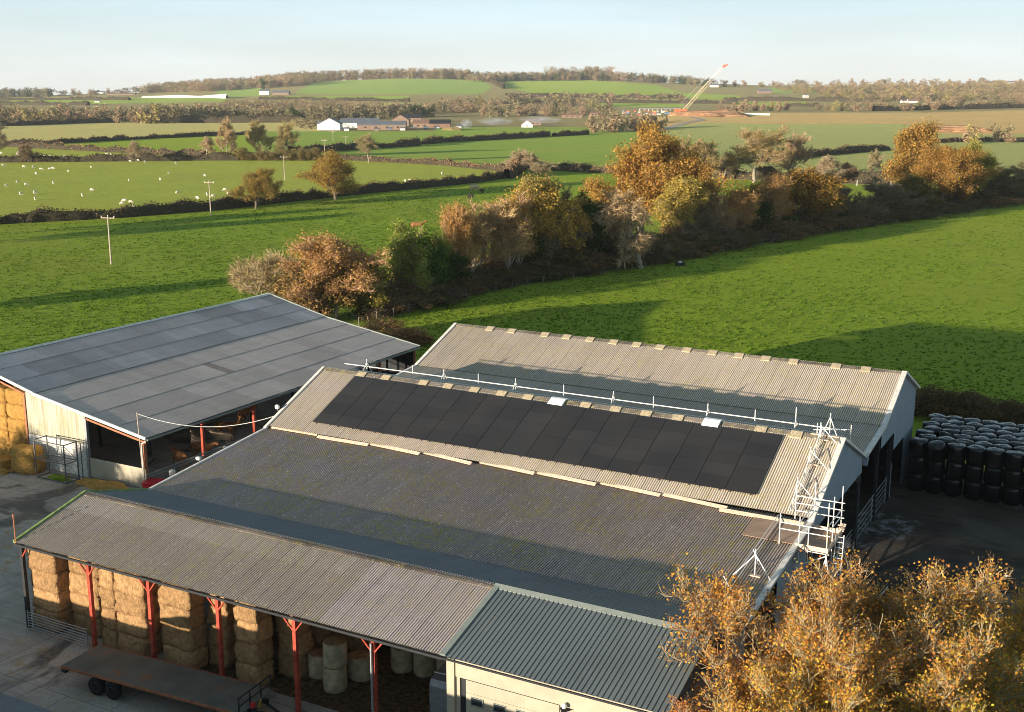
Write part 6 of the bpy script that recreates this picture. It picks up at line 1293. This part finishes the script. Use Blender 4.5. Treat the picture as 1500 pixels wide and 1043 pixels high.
# trees standing just outside the left edge of the picture whose long shadows cross the fields
for i, (x, y, h) in enumerate([(-45, 347, 12), (-120, 362, 13), (-210, 470, 9)]):
    P = G(x, y); tree('oak', P, h, h * .9, 'orange oak beyond the left edge of the picture, %s from the hedge' % ords[i], group='oaks outside the left edge')
for i, (u, v, h) in enumerate([(-104, 20, 9), (-97, 18, 8.5), (-90, 17, 9), (-83, 18, 7.5), (-76, 16, 7)]):
    P = UV(u, v); tree('oak2', P, h, h, 'oak behind the implement shed, %s from the left' % ords[i], group='oaks behind the implement shed')

# ------------------------------------------------------------------ rough tussocks of grass that catch the low sun
def tussocks(name, label, n, test, box, mat, h=(.07, .18)):
    rg = np.random.default_rng(8); x = rg.uniform(box[0], box[1], n); y = box[2] * (box[3] / box[2]) ** rg.uniform(size=n); X = x * y; px_, py_ = pix(X, y, 0)
    ok = test(px_, py_) & ~((toUV(X, y)[1] < 99) & (toUV(X, y)[0] > -92)); X, y = X[ok], y[ok]; n = len(X)
    cl = np.sin(X * .11) * np.cos(y * .09) + np.sin(X * .031 + 2) ; keep = rg.uniform(-1.6, 1.6, n) < cl + .7; X, y = X[keep], y[keep]; n = len(X); V = []
    hh = rg.uniform(*h, n) * (1 + (y - 150) / 500); k = 3
    for q in range(k):
        a = rg.uniform(0, 2 * PI_, n); w = rg.uniform(.06, .15, n) * (1 + (y - 150) / 500); dx, dy = np.cos(a) * w, np.sin(a) * w; ox, oy = rg.normal(size=n) * .13, rg.normal(size=n) * .13; lx, ly = rg.normal(size=n) * .06, rg.normal(size=n) * .06; z0 = np.zeros(n)
        V.append(np.stack([np.stack([X + ox - dx, y + oy - dy, z0], 1), np.stack([X + ox + dx, y + oy + dy, z0], 1), np.stack([X + ox + dx * .6 + lx, y + oy + dy * .6 + ly, hh * rg.uniform(.6, 1, n)], 1), np.stack([X + ox - dx * .7 + lx, y + oy - dy * .7 + ly, hh], 1)], 1))
    V = np.stack(V, 1).reshape(-1, 3); tag(link(name, mesh_np(name, V, np.arange(len(V)).reshape(-1, 4), [mat])), label, 'grass', None, 'stuff')
m_tuft = leaf_mat('tussock_blade', (.075, .13, .010), (.13, .22, .015), (.18, .23, .03), .45)
tussocks('grass_tussocks', 'rough grass tussocks in the bright right hand field', 40000, lambda a, b: (b > lF(a) + 2) & (a > 520), (-.22, .62, 112, 330), m_tuft)
tussocks('grass_tussocks', 'rough grass tussocks in the green field on the left', 44000, lambda a, b: ((b > l1(a) + 3) & (a < 765)) & (b < np.where(a > 470, lF(a) - 20, 2000)), (-.62, .1, 118, 400), m_tuft)
# ------------------------------------------------------------------ thin haze of the far distance
hz = bpy.data.materials.new('thin_air_haze'); hz.use_nodes = True; hz.node_tree.nodes.clear(); a_ = hz.node_tree.nodes.new('ShaderNodeVolumePrincipled'); b_ = hz.node_tree.nodes.new('ShaderNodeOutputMaterial'); hz.node_tree.links.new(a_.outputs[0], b_.inputs['Volume'])
a_.inputs['Color'].default_value = (.86, .91, 1, 1); a_.inputs['Density'].default_value = .00005; a_.inputs['Anisotropy'].default_value = .0
o = MB().box(-12500, 12500, -1500, 12300, float(gz.min()) - 2, 135).build('haze', hz); tag(o, 'thin pale haze over the far hills', 'haze', None, 'stuff')
